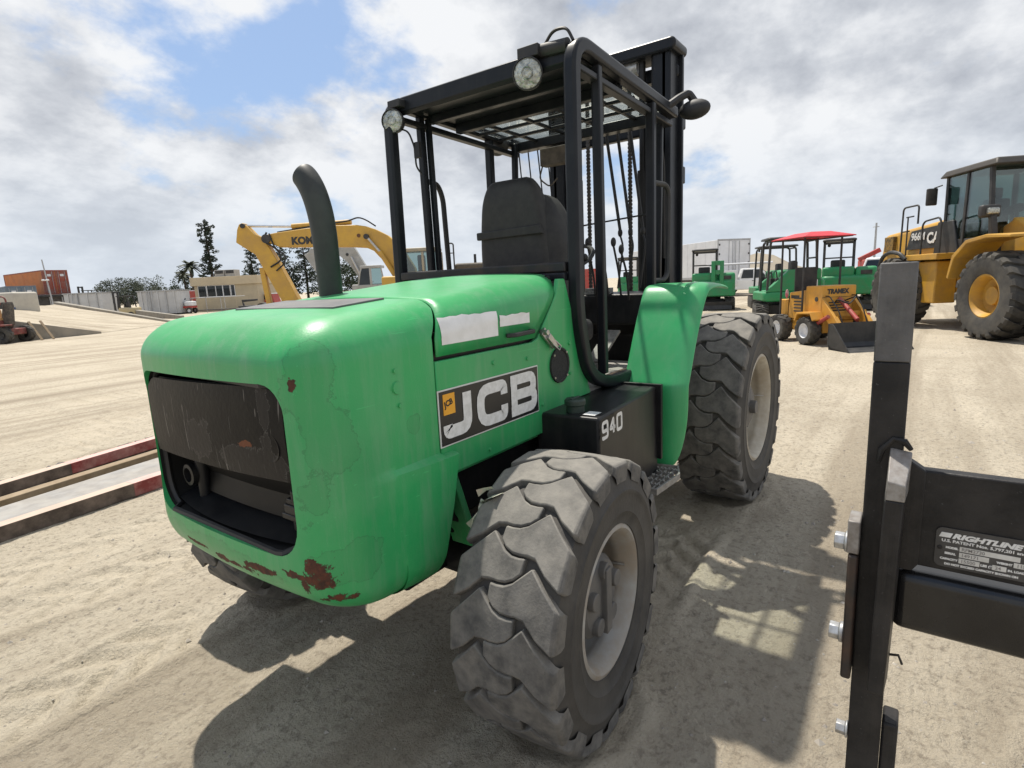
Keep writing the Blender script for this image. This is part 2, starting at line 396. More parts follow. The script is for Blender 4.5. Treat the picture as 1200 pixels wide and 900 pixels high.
def spots_mask(t, co, spots, nscale=9.0, namp=1.1):
    nn = N(t, 'ShaderNodeTexNoise'); nn.inputs['Scale'].default_value = nscale; nn.inputs['Detail'].default_value = 8; nn.inputs['Roughness'].default_value = 0.65
    lk(t, co, nn.inputs['Vector'])
    jit = mth(t, 'MULTIPLY', mth(t, 'SUBTRACT', nn.outputs[0], 0.5), namp * 2)
    tot = None
    for c, r in spots:
        s = N(t, 'ShaderNodeVectorMath', operation='SUBTRACT'); lk(t, co, s.inputs[0]); s.inputs[1].default_value = c
        d = N(t, 'ShaderNodeVectorMath', operation='DIVIDE'); lk(t, s.outputs[0], d.inputs[0]); d.inputs[1].default_value = r
        L = N(t, 'ShaderNodeVectorMath', operation='LENGTH'); lk(t, d.outputs[0], L.inputs[0])
        v = mth(t, 'SUBTRACT', mth(t, 'ADD', 1.0, jit), L.outputs['Value'])
        tot = v if tot is None else mth(t, 'MAXIMUM', tot, v)
    return tot
def cw_material():
    mt = M('green_paint_counterweight', GREEN, (0.026, 0.300, 0.095), scale=2.2, rough=0.34, dust=0.20, dustc=(0.24, 0.35, 0.25), dscale=2.4, bump=0.06, bscale=180, spec=.45, wear=.65, dent=18, updust_glare=.10, specks=(60, .755, (.03, .10, .05)))  # sky glare is tinted into upward faces along with the dust
    t = mt.node_tree; b = t.nodes['Principled BSDF']; co = N(t, 'ShaderNodeTexCoord').outputs['Object']
    col = b.inputs['Base Color'].links[0].from_socket
    peel = spots_mask(t, co, [((-.74, -.50, 1.36), (.08, .07, .10)), ((-.72, -.53, 1.17), (.09, .06, .14)), ((-.74, -.50, 1.02), (.08, .06, .10)), ((-.76, .05, .75), (.08, .30, .045)), ((-.76, -.1, .74), (.08, .35, .03)), ((-.7, -.52, .82), (.1, .08, .06)), ((-.40, -.55, 1.16), (.03, .03, .03))], 4.2, 2.2)
    pm = ramp(t, peel, [(0.0, 0.0), (0.04, 1.0)]); ed = ramp(t, peel, [(0.0, 0.0), (0.025, 1.0), (0.07, 1.0), (0.10, 0.0)])
    col = mixc(t, mth(t, 'MULTIPLY', pm, 0.30), col, (0.045, 0.25, 0.09)); col = mixc(t, mth(t, 'MULTIPLY', ed, 0.30), col, (0.022, 0.10, 0.045))
    rust = spots_mask(t, co, [((-.76, -.475, .785), (.08, .045, .040)), ((-.76, -.40, .775), (.08, .052, .013)), ((-.74, -.43, .745), (.08, .014, .024)), ((-.78, -.22, .750), (.08, .10, .016)), ((-.78, -.05, .722), (.08, .12, .014)), ((-.75, -.465, 1.352), (.08, .010, .020)), ((-.70, -.49, .70), (.1, .035, .018)), ((-.78, .2, .735), (.08, .08, .008))], 26.0, 2.0)
    rm = ramp(t, rust, [(0.0, 0.0), (0.12, 1.0)])
    pe = ramp(t, rust, [(-0.0, 0.0), (0.02, 1.0), (0.10, 1.0), (0.22, 0.0)])
    stn = ramp(t, rust, [(0.0, 0.0), (0.001, 0.0)])
    nr = N(t, 'ShaderNodeTexNoise'); nr.inputs['Scale'].default_value = 45; nr.inputs['Detail'].default_value = 6; lk(t, co, nr.inputs['Vector'])
    rc = mixc(t, ramp(t, nr.outputs[0], [(0.35, 0.0), (0.65, 1.0)]), (0.115, 0.034, 0.016), (0.040, 0.016, 0.010))
    col = mixc(t, rm, col, rc)
    col = mixc(t, mth(t, 'MULTIPLY', pe, 0.75), col, (0.035, 0.040, 0.022))
    lk(t, col, b.inputs['Base Color'])
    r0 = b.inputs['Roughness'].links[0].from_socket
    lk(t, mth(t, 'ADD', r0, mth(t, 'MULTIPLY', rm, 0.4), True), b.inputs['Roughness'])
    return mt
def scratched_black():
    mt = M('scratched_black_plate', (0.006, 0.006, 0.007), (0.011, 0.0105, 0.010), scale=6, rough=0.36, dust=0.25, dustc=(0.024, 0.022, 0.020), dscale=3.2, bump=0.10, bscale=60, spec=.10)
    t = mt.node_tree; b = t.nodes['Principled BSDF']; co = N(t, 'ShaderNodeTexCoord').outputs['Object']
    col = b.inputs['Base Color'].links[0].from_socket
    for i, (rot, sc_, thr) in enumerate(((0.6, 5, .685), (-0.5, 6, .69), (1.35, 5, .70))):
        mp = N(t, 'ShaderNodeMapping'); mp.inputs['Rotation'].default_value = (rot, 0, 0); mp.inputs['Scale'].default_value = (1, sc_ * 6, sc_ * .5); lk(t, co, mp.inputs[0])
        n = N(t, 'ShaderNodeTexNoise'); n.inputs['Scale'].default_value = 2.2; n.inputs['Detail'].default_value = 3; n.inputs['Distortion'].default_value = 0.4; lk(t, mp.outputs[0], n.inputs['Vector'])
        col = mixc(t, mth(t, 'MULTIPLY', ramp(t, n.outputs[0], [(thr, 0.0), (thr + .015, 1.0)]), 0.55), col, (0.15, 0.14, 0.13))
    peel = spots_mask(t, co, [((-.78, -.20, 1.10), (.1, .20, .05)), ((-.78, .05, 1.13), (.1, .10, .05)), ((-.77, -.33, 1.24), (.1, .03, .10))], 6, 2.4)
    pm = ramp(t, peel, [(0.0, 0.0), (0.03, 1.0)]); ed = ramp(t, peel, [(0.0, 0.0), (0.02, 1.0), (0.06, 1.0), (0.09, 0.0)])
    col = mixc(t, mth(t, 'MULTIPLY', pm, 0.6), col, (0.026, 0.024, 0.023)); col = mixc(t, mth(t, 'MULTIPLY', ed, 0.35), col, (0.10, 0.095, 0.09))
    rust = spots_mask(t, co, [((-.78, -.22, 1.155), (.1, .035, .010))], 24, 2.0)
    col = mixc(t, ramp(t, rust, [(0.0, 0.0), (0.2, 1.0)]), col, (0.14, 0.05, 0.025))
    lk(t, col, b.inputs['Base Color'])
    return mt

# ---------------------------------------------------------------- tyres and wheels
def tyre(mb_c, mb_l, R, W, rim, nl, h, n=64, wear=0.0):
    """carcass by lathe into mb_c, moulded lugs into mb_l; axle along y, outer side -y"""
    hw = W / 2
    q = R - rim
    prof = [(rim, -.38 * W), (rim + .012, -.43 * W), (rim + .06 * q, -.455 * W), (rim + .09 * q, -.450 * W), (rim + .22 * q, -.482 * W), (rim + .24 * q, -.492 * W), (rim + .27 * q, -.488 * W), (rim + .42 * q, -.50 * W), (rim + .50 * q, -.502 * W), (rim + .52 * q, -.512 * W), (rim + .56 * q, -.512 * W), (rim + .58 * q, -.50 * W), (R - .075, -.485 * W), (R - h - .018, -.45 * W), (R - h - .002, -.33 * W), (R - h, 0),
            (R - h - .002, .33 * W), (R - h - .018, .45 * W), (R - .075, .485 * W), (rim + .55 * (R - rim), .5 * W), (rim + .3 * (R - rim), .495 * W), (rim + .012, .43 * W), (rim, .38 * W)]
    mb_c.lathe(prof, n=n)
    p = 2 * math.pi / nl
    def pt(v, u, r):
        return (r * math.cos(u), v, r * math.sin(u))
    rnd = random.Random(int(R * 1000))
    for side in (-1, 1):
        for k in range(nl):
            u0 = k * p + (0.5 * p if side > 0 else 0)
            # stations: v (fraction of half width), u offset, half width along the circumference, top radius drop, base drop
            st = [(.985, .14, .27, .060, .075), (.985, .14, .32, .018, .05), (.93, .12, .365, .006, h + .018), (.66, -.12, .415, .002, h + .008), (.43, -.38, .425, .0, h + .006), (.28, -.31, .335, .0, h + .006), (.14, -.23, .268, .0, h + .006), (.0, -.20, .226, .0, h + .006), (-.14, -.23, .185, .0, h + .006), (-.26, -.30, .125, .0, h + .006)]
            j = rnd.uniform(-.012, .012) * p
            rows = []
            for v, du, w, dt, db in st:
                y = side * v * hw; uc = u0 + du * p + j
                # rear-facing side must show the apex upward: apex towards smaller angle
                rows.append([pt(y, uc - (w + .03) * p, R - db), pt(y, uc - w * p, R - dt), pt(y, uc + w * p, R - dt), pt(y, uc + (w + .03) * p, R - db)])
            vs = [q for r in rows for q in r]; fs = []
            for i in range(len(rows) - 1):
                for a in range(3): fs.append((i * 4 + a, i * 4 + a + 1, (i + 1) * 4 + a + 1, (i + 1) * 4 + a))
            fs.append((0, 1, 2, 3)); L = (len(rows) - 1) * 4; fs.append((L, L + 1, L + 2, L + 3))
            mb_l.add(vs, fs)
def make_wheel(parent, loc, R, W, rim, nl, h, rz, rimmat, hubstyle, outer=-1):
    w = empty('wheel', loc, rz, parent)
    if outer > 0: w.scale = (1, -1, 1)
    c = MB(); l = MB(); tyre(c, l, R, W, rim, nl, h)
    part('tyre', c, rubber_side, w, smooth=40)
    lg = part('tread', l, rubber, w, bevel=0.005, smooth=35, seg=2)
    rm = MB(); e = -.43 * W
    rm.lathe([(rim + .012, e + .02), (rim + .014, e - .004), (rim - .002, e - .010), (rim - .016, e + .004), (rim - .022, e + .03), (rim - .030, e + .05), (rim - .034, e + .075), (rim - .028, e + .085), (rim - .036, e + .15), (rim - .05, e + .172), (rim * .70, e + .180), (rim * .66, e + .17), (.04, e + .17), (0.001, e + .17)], n=48)
    rm.lathe([(rim + .012, .43 * W - .02), (rim + .014, .43 * W), (rim - .02, .43 * W - .01), (rim - .05, .1), (.05, .05), (.001, .05)], n=32)
    part('rim', rm, rimmat, w, smooth=40)
    hb = MB(); e2 = e + .165
    part('hub_flange', MB().lathe([(rim * .66, e + .172), (rim * .64, e + .135), (rim * .60, e + .125), (.05, e + .125), (.001, e + .125)], n=32), hubgrey, w, smooth=40)
    e2 = e + .13
    if hubstyle == 'planet':
        hb.lathe([(.165, e2), (.163, e2 - .03), (.150, e2 - .045), (.148, e2 - .075), (.128, e2 - .095), (.06, e2 - .105), (.001, e2 - .105)], n=32)
        for k in range(5):
            a = 2 * math.pi * k / 5 + .3; hb.cyl((.100 * math.cos(a), e2 - .03, .100 * math.sin(a)), (.100 * math.cos(a), e2 - .118, .100 * math.sin(a)), .036, .031, 14)
        hb.box(-.022, .022, e2 - .125, e2 - .09, -.125, .115)
        hb.cyl((0, e2, 0), (0, e2 - .105, 0), .03, .026, 12)
    else:
        hb.lathe([(.16, e2), (.155, e2 - .06), (.11, e2 - .08), (.001, e2 - .082)], n=28)
        hb.cyl((0, e2, 0), (0, e2 - .12, 0), .05, .045, 14)
    part('hub', hb, hubgrey, w, bevel=.003)
    nb = MB(); rr = rim * .5 if rim * .5 > .15 else .16
    for k in range(8):
        a = 2 * math.pi * k / 8; q = rim * .745
        nb.cyl((q * math.cos(a), e2 + .004, q * math.sin(a)), (q * math.cos(a), e2 - .024, q * math.sin(a)), .015, .013, 6)
    bits(part('wheel_nuts', nb, hubgrey, w))
    va = MB(); va.cyl((rim * .80, e + .14, 0.02), (rim * .86, e + .03, .02), .006, .004, 6); part('valve_stem', va, chrome, w)
    return w

fk = thing('forklift', 'large worn green rough-terrain forklift with black cab frame, parked in the centre foreground', 'forklift')
# ---- counterweight
def cw_def(x, y, z):
    if x < -.30: k = min(1, (-.30 - x) / .35); x -= .035 * k * (1 - (y / .55) ** 2)
    if z > 1.3: z += (x + .45) * .085 * min(1, (z - 1.3) / .2); z += .012 * (1 - (y / .55) ** 2) * min(1, (z - 1.3) / .2)
    if z < 1.026:
        f = max(0, min(1, (x + .64) / .36)); f = f * f * (3 - 2 * f)
        y += math.copysign(.034 * f * min(1, abs(y) / .5), y)
    if z < .80 and x < -.5: x += .12 * ((.80 - z) / .22) ** 2
    return (x, y, z)
mb = MB(); mb.rbox(-.76, -.05, -.55, .55, .585, 1.53, (.16, .13, .13, .12), n=(24, 26, 46), deform=cw_def)
cw = part('counterweight', mb, cw_material(), fk, smooth=40)
def boolean_cut(o, cutters):
    for c in cutters:
        mo = o.modifiers.new('cut', 'BOOLEAN'); mo.operation = 'DIFFERENCE'; mo.solver = 'EXACT'; mo.object = c
    dg = bpy.context.evaluated_depsgraph_get(); dg.update()
    me = bpy.data.meshes.new_from_object(o.evaluated_get(dg))
    o.modifiers.clear(); old = o.data; o.data = me; bpy.data.meshes.remove(old)
    for c in cutters: bpy.data.objects.remove(c)
def rrect(y0, y1, z0, z1, rs, n=7):
    """rounded rectangle outline; rs = radii (bottom-left, bottom-right, top-right, top-left)"""
    out = []
    for (cy, cz, a0, r) in ((y0 + rs[0], z0 + rs[0], math.pi, rs[0]), (y1 - rs[1], z0 + rs[1], 1.5 * math.pi, rs[1]), (y1 - rs[2], z1 - rs[2], 0, rs[2]), (y0 + rs[3], z1 - rs[3], .5 * math.pi, rs[3])):
        for k in range(n): a = a0 + .5 * math.pi * k / (n - 1); out.append((cy + r * math.cos(a), cz + r * math.sin(a)))
    return out
WIN = rrect(-.432, .468, .822, 1.345, (.11, .11, .085, .085))
c1 = part('cutter', MB().prism(WIN, -1.2, -.56, 'x'), None, smooth=0)
c2 = part('cutter', MB().prism([(-.29, 1.028), (-.228, 1.028), (-.27, .86), (-.37, .55), (.3, .55), (.3, 1.8), (-.225, 1.8), (-.235, 1.52), (-.29, 1.43)], -.9, .9, 'y'), None, smooth=0)
boolean_cut(cw, [c1, c2])
cw.data.shade_smooth(); cw.data.set_sharp_from_angle(angle=R_(35))
# recess behind the rear opening: liner, scuffed plate, deck, tow pin
def shell(outline, x0, x1, t, name, mat, closed_back=True):
    mb = MB(); n = len(outline)
    cyy = sum(p[0] for p in outline) / n; czz = sum(p[1] for p in outline) / n
    inn = [(cyy + (p[0] - cyy) * (1 - t), czz + (p[1] - czz) * (1 - t * 1.5)) for p in outline]
    vs = [(x0 - .035 * (1 - (p[0] / .55) ** 2), *p) for p in inn] + [(x1, *p) for p in inn]
    fs = [(i, (i + 1) % n, (i + 1) % n + n, i + n) for i in range(n)]
    if closed_back: fs.append(tuple(range(n, 2 * n)))
    mb.add(vs, fs); return part(name, mb, mat, fk, smooth=40)
hm = M('hole_black', (0.004, 0.004, 0.004), rough=0.9)
shell(WIN, -.742, -.565, .008, 'recess_liner', hm)
lip = MB(); lip.tube([(-.752 - .035 * (1 - (p[0] / .55) ** 2) + (.03 if abs(p[0]) > .36 else 0), p[0] * .985, 1.083 + (p[1] - 1.083) * .985) for p in WIN] + [(-.752 - .035 * (1 - (WIN[0][0] / .55) ** 2) + .03, WIN[0][0] * .985, 1.083 + (WIN[0][1] - 1.083) * .985)], .010, n=6, caps=False)
part('recess_edge_trim', lip, black_soft, fk)
plate = MB(); ny, nz = 34, 14
def plate_pt(i, j, off):
    y = -.415 + .868 * i / ny; top = 1.322 - max(0, abs(y - .018) - .36) ** 1.6 * 2.4
    z = 1.040 + .018 * (1 - i / ny) + (top - 1.045) * j / nz
    return (-.738 - .035 * (1 - (y / .55) ** 2) - .012 * (1 - ((z - 1.2) / .2) ** 2) + off, y, z)
for off in (0, .02):
    plate.add([plate_pt(i, j, off) for i in range(ny + 1) for j in range(nz + 1)], [(i * (nz + 1) + j, (i + 1) * (nz + 1) + j, (i + 1) * (nz + 1) + j + 1, i * (nz + 1) + j + 1) for i in range(ny) for j in range(nz)])
pl = part('rear_plate', plate, scratched_black(), fk, smooth=40, fix=False)
pl['label'] = 'scratched black plate filling the upper half of the rear opening'
c3 = part('cutter', MB().cyl((-.9, -.345, 1.155), (-.6, -.345, 1.155), .036, n=20), None, smooth=0)
# plate is an open shell pair: dress the hole with a dark collar instead of cutting
bpy.data.objects.remove(c3)
hole = MB(); hole.lathe([(.040, -.004), (.040, -.018), (.032, -.016), (.031, .0)], o=(-.752, -.345, 1.155), ax=(1, 0, 0), n=20)
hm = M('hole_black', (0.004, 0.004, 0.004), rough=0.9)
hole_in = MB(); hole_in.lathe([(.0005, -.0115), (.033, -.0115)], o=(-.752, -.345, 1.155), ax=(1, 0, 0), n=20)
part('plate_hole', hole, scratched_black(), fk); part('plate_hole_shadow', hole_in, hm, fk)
rb = MB(); nyb = 16
for (x0_, z0_, x1_, z1_) in ((-.655, .880, -.640, .955), (-.640, .955, -.690, 1.045)):
    ys = [-.412 + .855 * i / nyb for i in range(nyb + 1)]
    rb.add([(x0_ - .03 * (1 - (y / .5) ** 2), y, z0_) for y in ys] + [(x1_ - .03 * (1 - (y / .5) ** 2), y, z1_) for y in ys], [(i, i + 1, i + nyb + 2, i + nyb + 1) for i in range(nyb)])
part('recess_back', rb, M('dark_recess_plate', (.005, .005, .005), (.010, .0095, .009), scale=7, rough=.4, spec=.2, dust=.2, dustc=(.02, .018, .016), dscale=4), fk, smooth=60)
for yy, rr in ((.33, .028), (-.36, .020)): part('recess_socket', MB().lathe([(rr * 1.5, .0), (rr * 1.45, -.03), (rr, -.032), (rr * .95, .0), (.001, .0)], o=(-.69, yy, .945), ax=(1, 0, 0), n=18), black, fk)
part('recess_clip', MB().box(-.745, -.68, -.415, -.315, .925, .945).box(-.745, -.735, -.40, -.33, .945, .975), black, fk, bevel=.004)
deck = MB(); deck.add([(-.775 + .05 * abs(y / .42) ** 2, y, .848) for y in [-.41 + .82 * i / 16 for i in range(17)]] + [(-.60, -.41 + .82 * i / 16, .885) for i in range(17)], [(i, i + 1, i + 18, i + 17) for i in range(16)])
part('tow_deck', deck, black, fk)
for q in (MB().box(-.70, -.58, -.37, -.27, .93, .965), MB().box(-.66, -.57, .25, .37, .90, 1.02), MB().cyl((-.68, .30, .85), (-.68, .30, 1.0), .022), MB().cyl((-.69, -.32, .87), (-.69, -.32, 1.0), .02)): part('tow_bracket', q, black, fk, bevel=.004)
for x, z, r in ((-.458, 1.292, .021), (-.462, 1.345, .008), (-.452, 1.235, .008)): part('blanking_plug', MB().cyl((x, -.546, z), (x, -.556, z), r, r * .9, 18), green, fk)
tp = MB(); tp.add([(-.475, -.30, 1.530), (-.255, -.30, 1.549), (-.255, .30, 1.549), (-.475, .30, 1.530), (-.475, -.30, 1.5435), (-.255, -.30, 1.5625), (-.255, .30, 1.5625), (-.475, .30, 1.5435)], [(0, 3, 2, 1), (4, 5, 6, 7), (0, 1, 5, 4), (1, 2, 6, 5), (2, 3, 7, 6), (3, 0, 4, 7)])
part('top_grille_panel', tp, M('grey_top_panel', (0.10, 0.10, 0.105), (0.13, 0.13, 0.13), scale=12, rough=0.55, dust=.4, dustc=(.2, .19, .17)), fk, bevel=.003)
# ---- hood and side panels, lofted along x
def hood_sec(x, z0, inset=0.0, hwid=.55, r=.13):
    zt = 1.552 + (x + .25) * .095
    pts = [(-hwid + inset, z0), (-hwid + inset, zt - r)]
    for k in range(1, 10):
        a = math.pi - .5 * math.pi * k / 9; pts.append((-hwid + r + (r - inset) * math.cos(a), zt - r + (r - inset) * math.sin(a)))
    right = pts; cr = 9
    mid = [(-(hwid - r) + 2 * (hwid - r) * k / cr, zt - inset + .014 * (1 - (2 * k / cr - 1) ** 2)) for k in range(1, cr)]
    left = [(-y, z) for y, z in reversed(right)]
    return right + mid + left
def loft(secs, name, mat, parent, bevel=0, thick=.006):
    mb = MB(); n = len(secs[0][1]); vs = [(x if not callable(x) else x(y, z), y, z) for x, s in secs for y, z in s]
    fs = [(j * n + i, (j + 1) * n + i, (j + 1) * n + i + 1, j * n + i + 1) for j in range(len(secs) - 1) for i in range(n - 1)]
    mb.add(vs, fs); o = part(name, mb, mat, parent, smooth=35, fix=False)
    so = o.modifiers.new('thick', 'SOLIDIFY'); so.thickness = thick; so.offset = -1.0
    return o
secs = []
NX = 14
for i in range(NX + 1):
    f = i / NX
    def xf(y, z, f=f):
        rear = -.274 + max(0, min(1, (z - 1.43) / .1)) * .05
        front = .335 + (z - 1.362) * .88 if z < 1.56 else .51 + (z - 1.56) * .6
        if z < 1.40: front -= (1.40 - z) * .5
        return rear + (front - rear) * f
    x_nom = -.27 + .80 * f
    secs.append((xf, hood_sec(x_nom, 1.362)))
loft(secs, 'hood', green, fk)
for sgn in (-1, 1):
    mb = MB()
    poly = [(-.283, .945), (-.283, 1.347), (.30, 1.347), (.345, 1.360), (.50, 1.535), (.52, 1.60), (.575, 1.60), (.80, 1.04), (.68, 1.04), (.40, .945)]
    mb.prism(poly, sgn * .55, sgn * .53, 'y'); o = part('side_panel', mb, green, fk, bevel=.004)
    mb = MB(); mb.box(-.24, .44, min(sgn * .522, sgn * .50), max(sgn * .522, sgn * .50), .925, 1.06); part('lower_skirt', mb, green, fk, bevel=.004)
    mb = MB(); mb.box(-.27, .66, sgn * .52 - .004, sgn * .52 + .004, 1.05, 1.44); part('inner_guard', mb, black, fk)
mb = MB(); mb.rbox(-.30, .62, -.50, .50, 1.0, 1.50, .05, n=4); part('engine_block', mb, hm, fk)
mb = MB(); mb.add([(.50, -.54, 1.05), (.50, .54, 1.05), (.53, .50, 1.615), (.53, -.50, 1.615)], [(0, 1, 2, 3)]); part('bulkhead', mb, black, fk)
# rear-right pillar panel between hood and cab (both sides)
# ---- decals, plates, catches on the right side panel and hood
Yp = -.5525
def plate_on(name, x0, x1, z0, z1, y, mat, th=.002, parent=fk, bevel=0):
    return part(name, MB().box(x0, x1, y - th, y, z0, z1), mat, parent, bevel=bevel)
hoodY = -.5515
def flank_decal(x0, x1, z0, z1, label, skew=0.0):
    mb = MB(); nx, nz = 10, 10; vs = []
    for i in range(nx + 1):
        x = x0 + (x1 - x0) * i / nx; zt = 1.552 + (x + .25) * .095; r = .13
        for j in range(nz + 1):
            z = z0 + (z1 - z0) * j / nz + skew * (x - x0)
            if j == nz: z += .002 * math.sin(x * 90) + .0015 * math.sin(x * 37)
            y = -.5525 if z < zt - r else -(.55 - r) - math.sqrt(max(1e-6, r * r - (z - zt + r) ** 2)) - .0035
            vs.append((x, y, z))
    mb.add(vs, [(i * (nz + 1) + j, (i + 1) * (nz + 1) + j, (i + 1) * (nz + 1) + j + 1, i * (nz + 1) + j + 1) for i in range(nx) for j in range(nz)])
    part('blank_white_decal', mb, white_p, fk, fix=False)['label'] = label
flank_decal(-.246, .067, 1.398, 1.490, 'large blank white sticker on hood flank')
flank_decal(.080, .282, 1.430, 1.472, 'small blank white sticker above hood handle')
bpl = part('brand_plate', MB().box(-.286, .325, -.5535, -.5505, 1.050, 1.248), M('white_plate_edge', (.68, .68, .66), rough=.45), fk)
part('plate_face', MB().box(-.281, .320, -.5550, -.5536, 1.055, 1.243), M('black_plate_face', (0.012, 0.012, 0.013), rough=0.35), bpl)
LW = .046
T = side_T(0, -.5552, 0, '-y')
strokes('lettering_j', [([(-.141, 1.222), (-.141, 1.098), (-.2475, 1.098), (-.2475, 1.124)], False)], LW, white_l, bpl, T, fillets=.035)
strokes('lettering_c', [([(.0795, 1.131), (.0795, 1.0905), (-.066, 1.0905), (-.066, 1.2095), (.0795, 1.2095), (.0795, 1.172)], False)], LW * .93, white_l, bpl, T, fillets=.05)
strokes('lettering_b', [([(.123, 1.2125), (.283, 1.2125), (.283, 1.151), (.145, 1.151)], False), ([(.145, 1.151), (.288, 1.151), (.288, 1.0885), (.123, 1.0885)], False), ([(.145, 1.0677), (.145, 1.2333)], False)], LW * .9, white_l, bpl, side_T(0, -.5554, 0, '-y'), fillets=.038)
part('yellow_badge', MB().box(-.264, -.205, -.5562, -.5551, 1.160, 1.232), yellow_d, bpl)
text('badge_print', 'JCB', .028, M('badge_black', (.01, .01, .01), rough=.5), bpl, side_T(-.257, -.5565, 1.186, '-y') @ Matrix.Rotation(R_(14), 4, 'Z'), bold=.0012, ext=.0002)
hd = MB(); hd.bar([(.12, -.552, 1.392), (.135, -.578, 1.393), (.27, -.578, 1.396), (.285, -.552, 1.396)], .02, .016, (0, 0, 1), bend=.012); part('hood_handle', hd, black_soft, fk, bevel=.003)
lt = MB(); Tl = TX((.405, -.555, 1.352), 0, R_(40), 0)
lt.box(-.055, .055, -.012, 0, -.018, .018, Tl); lt.box(-.02, .07, -.024, -.012, -.013, .013, Tl); lt.cyl((-.045, -.03, 0), (-.045, .01, 0), .012, n=10, T=Tl); lt.tube([(.02, -.02, .011), (.075, -.03, .011), (.075, -.03, -.011), (.02, -.02, -.011)], .003, n=6, T=Tl)
part('hood_latch', lt, chrome, fk, bevel=.002)
vt = MB(); vt.lathe([(.001, -.004), (.066, -.004), (.070, -.009), (.079, -.009), (.080, 0)], o=(.505, -.551, 1.222), ax=(0, 1, 0), n=28); part('round_vent', vt, M('vent_mesh', (.025, .025, .025), (.012, .012, .012), scale=120, rough=.7, bump=.6, bscale=300), fk)
vs_ = MB()
for a in (.8, 2.4, 3.9, 5.5): vs_.cyl((.505 + .073 * math.cos(a), -.560, 1.222 + .073 * math.sin(a)), (.505 + .073 * math.cos(a), -.564, 1.222 + .073 * math.sin(a)), .005, n=8)
bits(part('vent_screws', vs_, chrome, fk))
for x, z, r in ((.03, 1.30, .010), (.255, 1.285, .009), (.60, 1.31, .012), (.60, 1.17, .008), (.36, 1.07, .008), (-.02, .975, .007)):
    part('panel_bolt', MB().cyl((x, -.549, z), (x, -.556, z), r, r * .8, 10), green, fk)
part('data_plate', MB().box(.048, .165, -.5245, -.5225, .952, 1.040), tag_pale, fk)
# ---- chassis, axles
mb = MB(); mb.box(-.30, 2.30, -.34, .34, .46, .80); mb.box(-.26, .50, -.46, .46, .72, .95); part('chassis', mb, black, fk, bevel=.01)
mb = MB(); mb.cyl((0, -.72, .50), (0, .72, .50), .085); mb.box(-.16, .16, -.2, .2, .36, .66); mb.box(-.10, .10, -.70, -.5, .40, .60); mb.box(-.1, .1, .5, .7, .40, .60); part('rear_axle', mb, black, fk, bevel=.01)
mb = MB(); mb.cyl((2.47, -.62, .66), (2.47, .62, .66), .13); part('front_axle', mb, black, fk)
mb = MB(); mb.hexa([(-.19, -.50, .93), (-.16, -.50, .93), (-.16, -.40, .93), (-.19, -.40, .93), (-.10, -.52, .60), (-.07, -.52, .60), (-.07, -.40, .60), (-.10, -.40, .60)]); part('axle_bracket', mb, green, fk, bevel=.004)
mb = MB(); mb.tube([(-.25, -.40, .80), (-.1, -.47, .70), (.15, -.45, .66), (.3, -.40, .75)], .014, bend=.05); mb.tube([(-.25, -.36, .70), (0.0, -.46, .62), (.3, -.38, .65)], .012, bend=.05); part('hydraulic_hose', mb, hose_m, fk)
# ---- wheels
RW = [make_wheel(fk, (0, -.872, .489), .495, .37, .25, 18, .022, .075, rimgrey, 'planet', -1), make_wheel(fk, (0, .872, .489), .495, .37, .25, 18, .022, .075, rimgrey, 'planet', 1)]
rim2 = M('rim_paint_cream', (0.50, 0.47, 0.40), (0.40, 0.35, 0.27), scale=6, rough=0.5, dust=0.5, dustc=(0.36, 0.30, 0.23), dscale=6, specks=(26, 0.70, (0.20, 0.12, 0.07)))
FW = [make_wheel(fk, (2.471, -.792, .655), .66, .42, .36, 21, .020, 0, rim2, 'plain', -1), make_wheel(fk, (2.471, .792, .655), .66, .42, .36, 21, .020, 0, rim2, 'plain', 1)]
# ---- fuel tank, cap, step, number
mb = MB(); mb.hexa([(.35, -.52, .60), (1.07, -.52, .60), (1.07, -.79, .60), (.35, -.825, .60), (.35, -.52, 1.035), (1.07, -.52, 1.040), (1.07, -.78, 1.040), (.35, -.822, 1.040)])
tk = part('fuel_tank', mb, black, fk, bevel=.012, seg=3)
mb = MB(); mb.hexa([(1.062, -.50, .66), (1.085, -.50, .66), (1.085, -.81, .66), (1.062, -.81, .66), (1.062, -.50, 1.052), (1.085, -.50, 1.052), (1.085, -.81, 1.052), (1.062, -.81, 1.052)]); part('tank_flange', mb, black, tk, bevel=.003)
mb = MB(); mb.lathe([(.001, .045), (.040, .045), (.046, .038), (.046, .018), (.040, .016), (.040, -.02)], o=(.43, -.67, 1.05), ax=(0, 0, 1), n=24); mb.box(.395, .465, -.676, -.664, 1.094, 1.100); part('filler_cap', mb, M('cap_dark_green', (.012, .03, .022), (.03, .045, .035), scale=20, rough=.5), tk, bevel=.002)
part('tank_label', MB().add([(.375, -.735, 1.0425), (.44, -.735, 1.0425), (.44, -.79, 1.0425), (.375, -.79, 1.0425)], [(0, 1, 2, 3)]), white_p, tk)
Tn = side_T(0, -.8265, 0, '-y') @ Matrix.Rotation(0, 4, 'Z')
nd = .20
def digit(paths, x): return [([(x + a * .046, .9465 + b * .064) for a, b in p], c) for p, c in paths]
nine = [([(1, .45), (0, .45), (0, 1), (1, 1), (1, 0), (0, 0), (0, .15)], False)]
four = [([(.75, 0), (.75, 1), (0, .35), (1.12, .35)], False)]
zero = [([(0, 0), (1, 0), (1, 1), (0, 1)], True)]
Tt = Matrix.Translation((0, .0, 0)) @ Matrix(((1, 0, 0, 0), (.049, 0, -1, -.845), (0, 1, 0, 0), (0, 0, 0, 1)))
for g, x in ((nine, .375), (four, .445), (zero, .517)):
    strokes('number_print', digit(g, x), .0155, white_l, tk, Tt, fillets=.010)
st = MB()
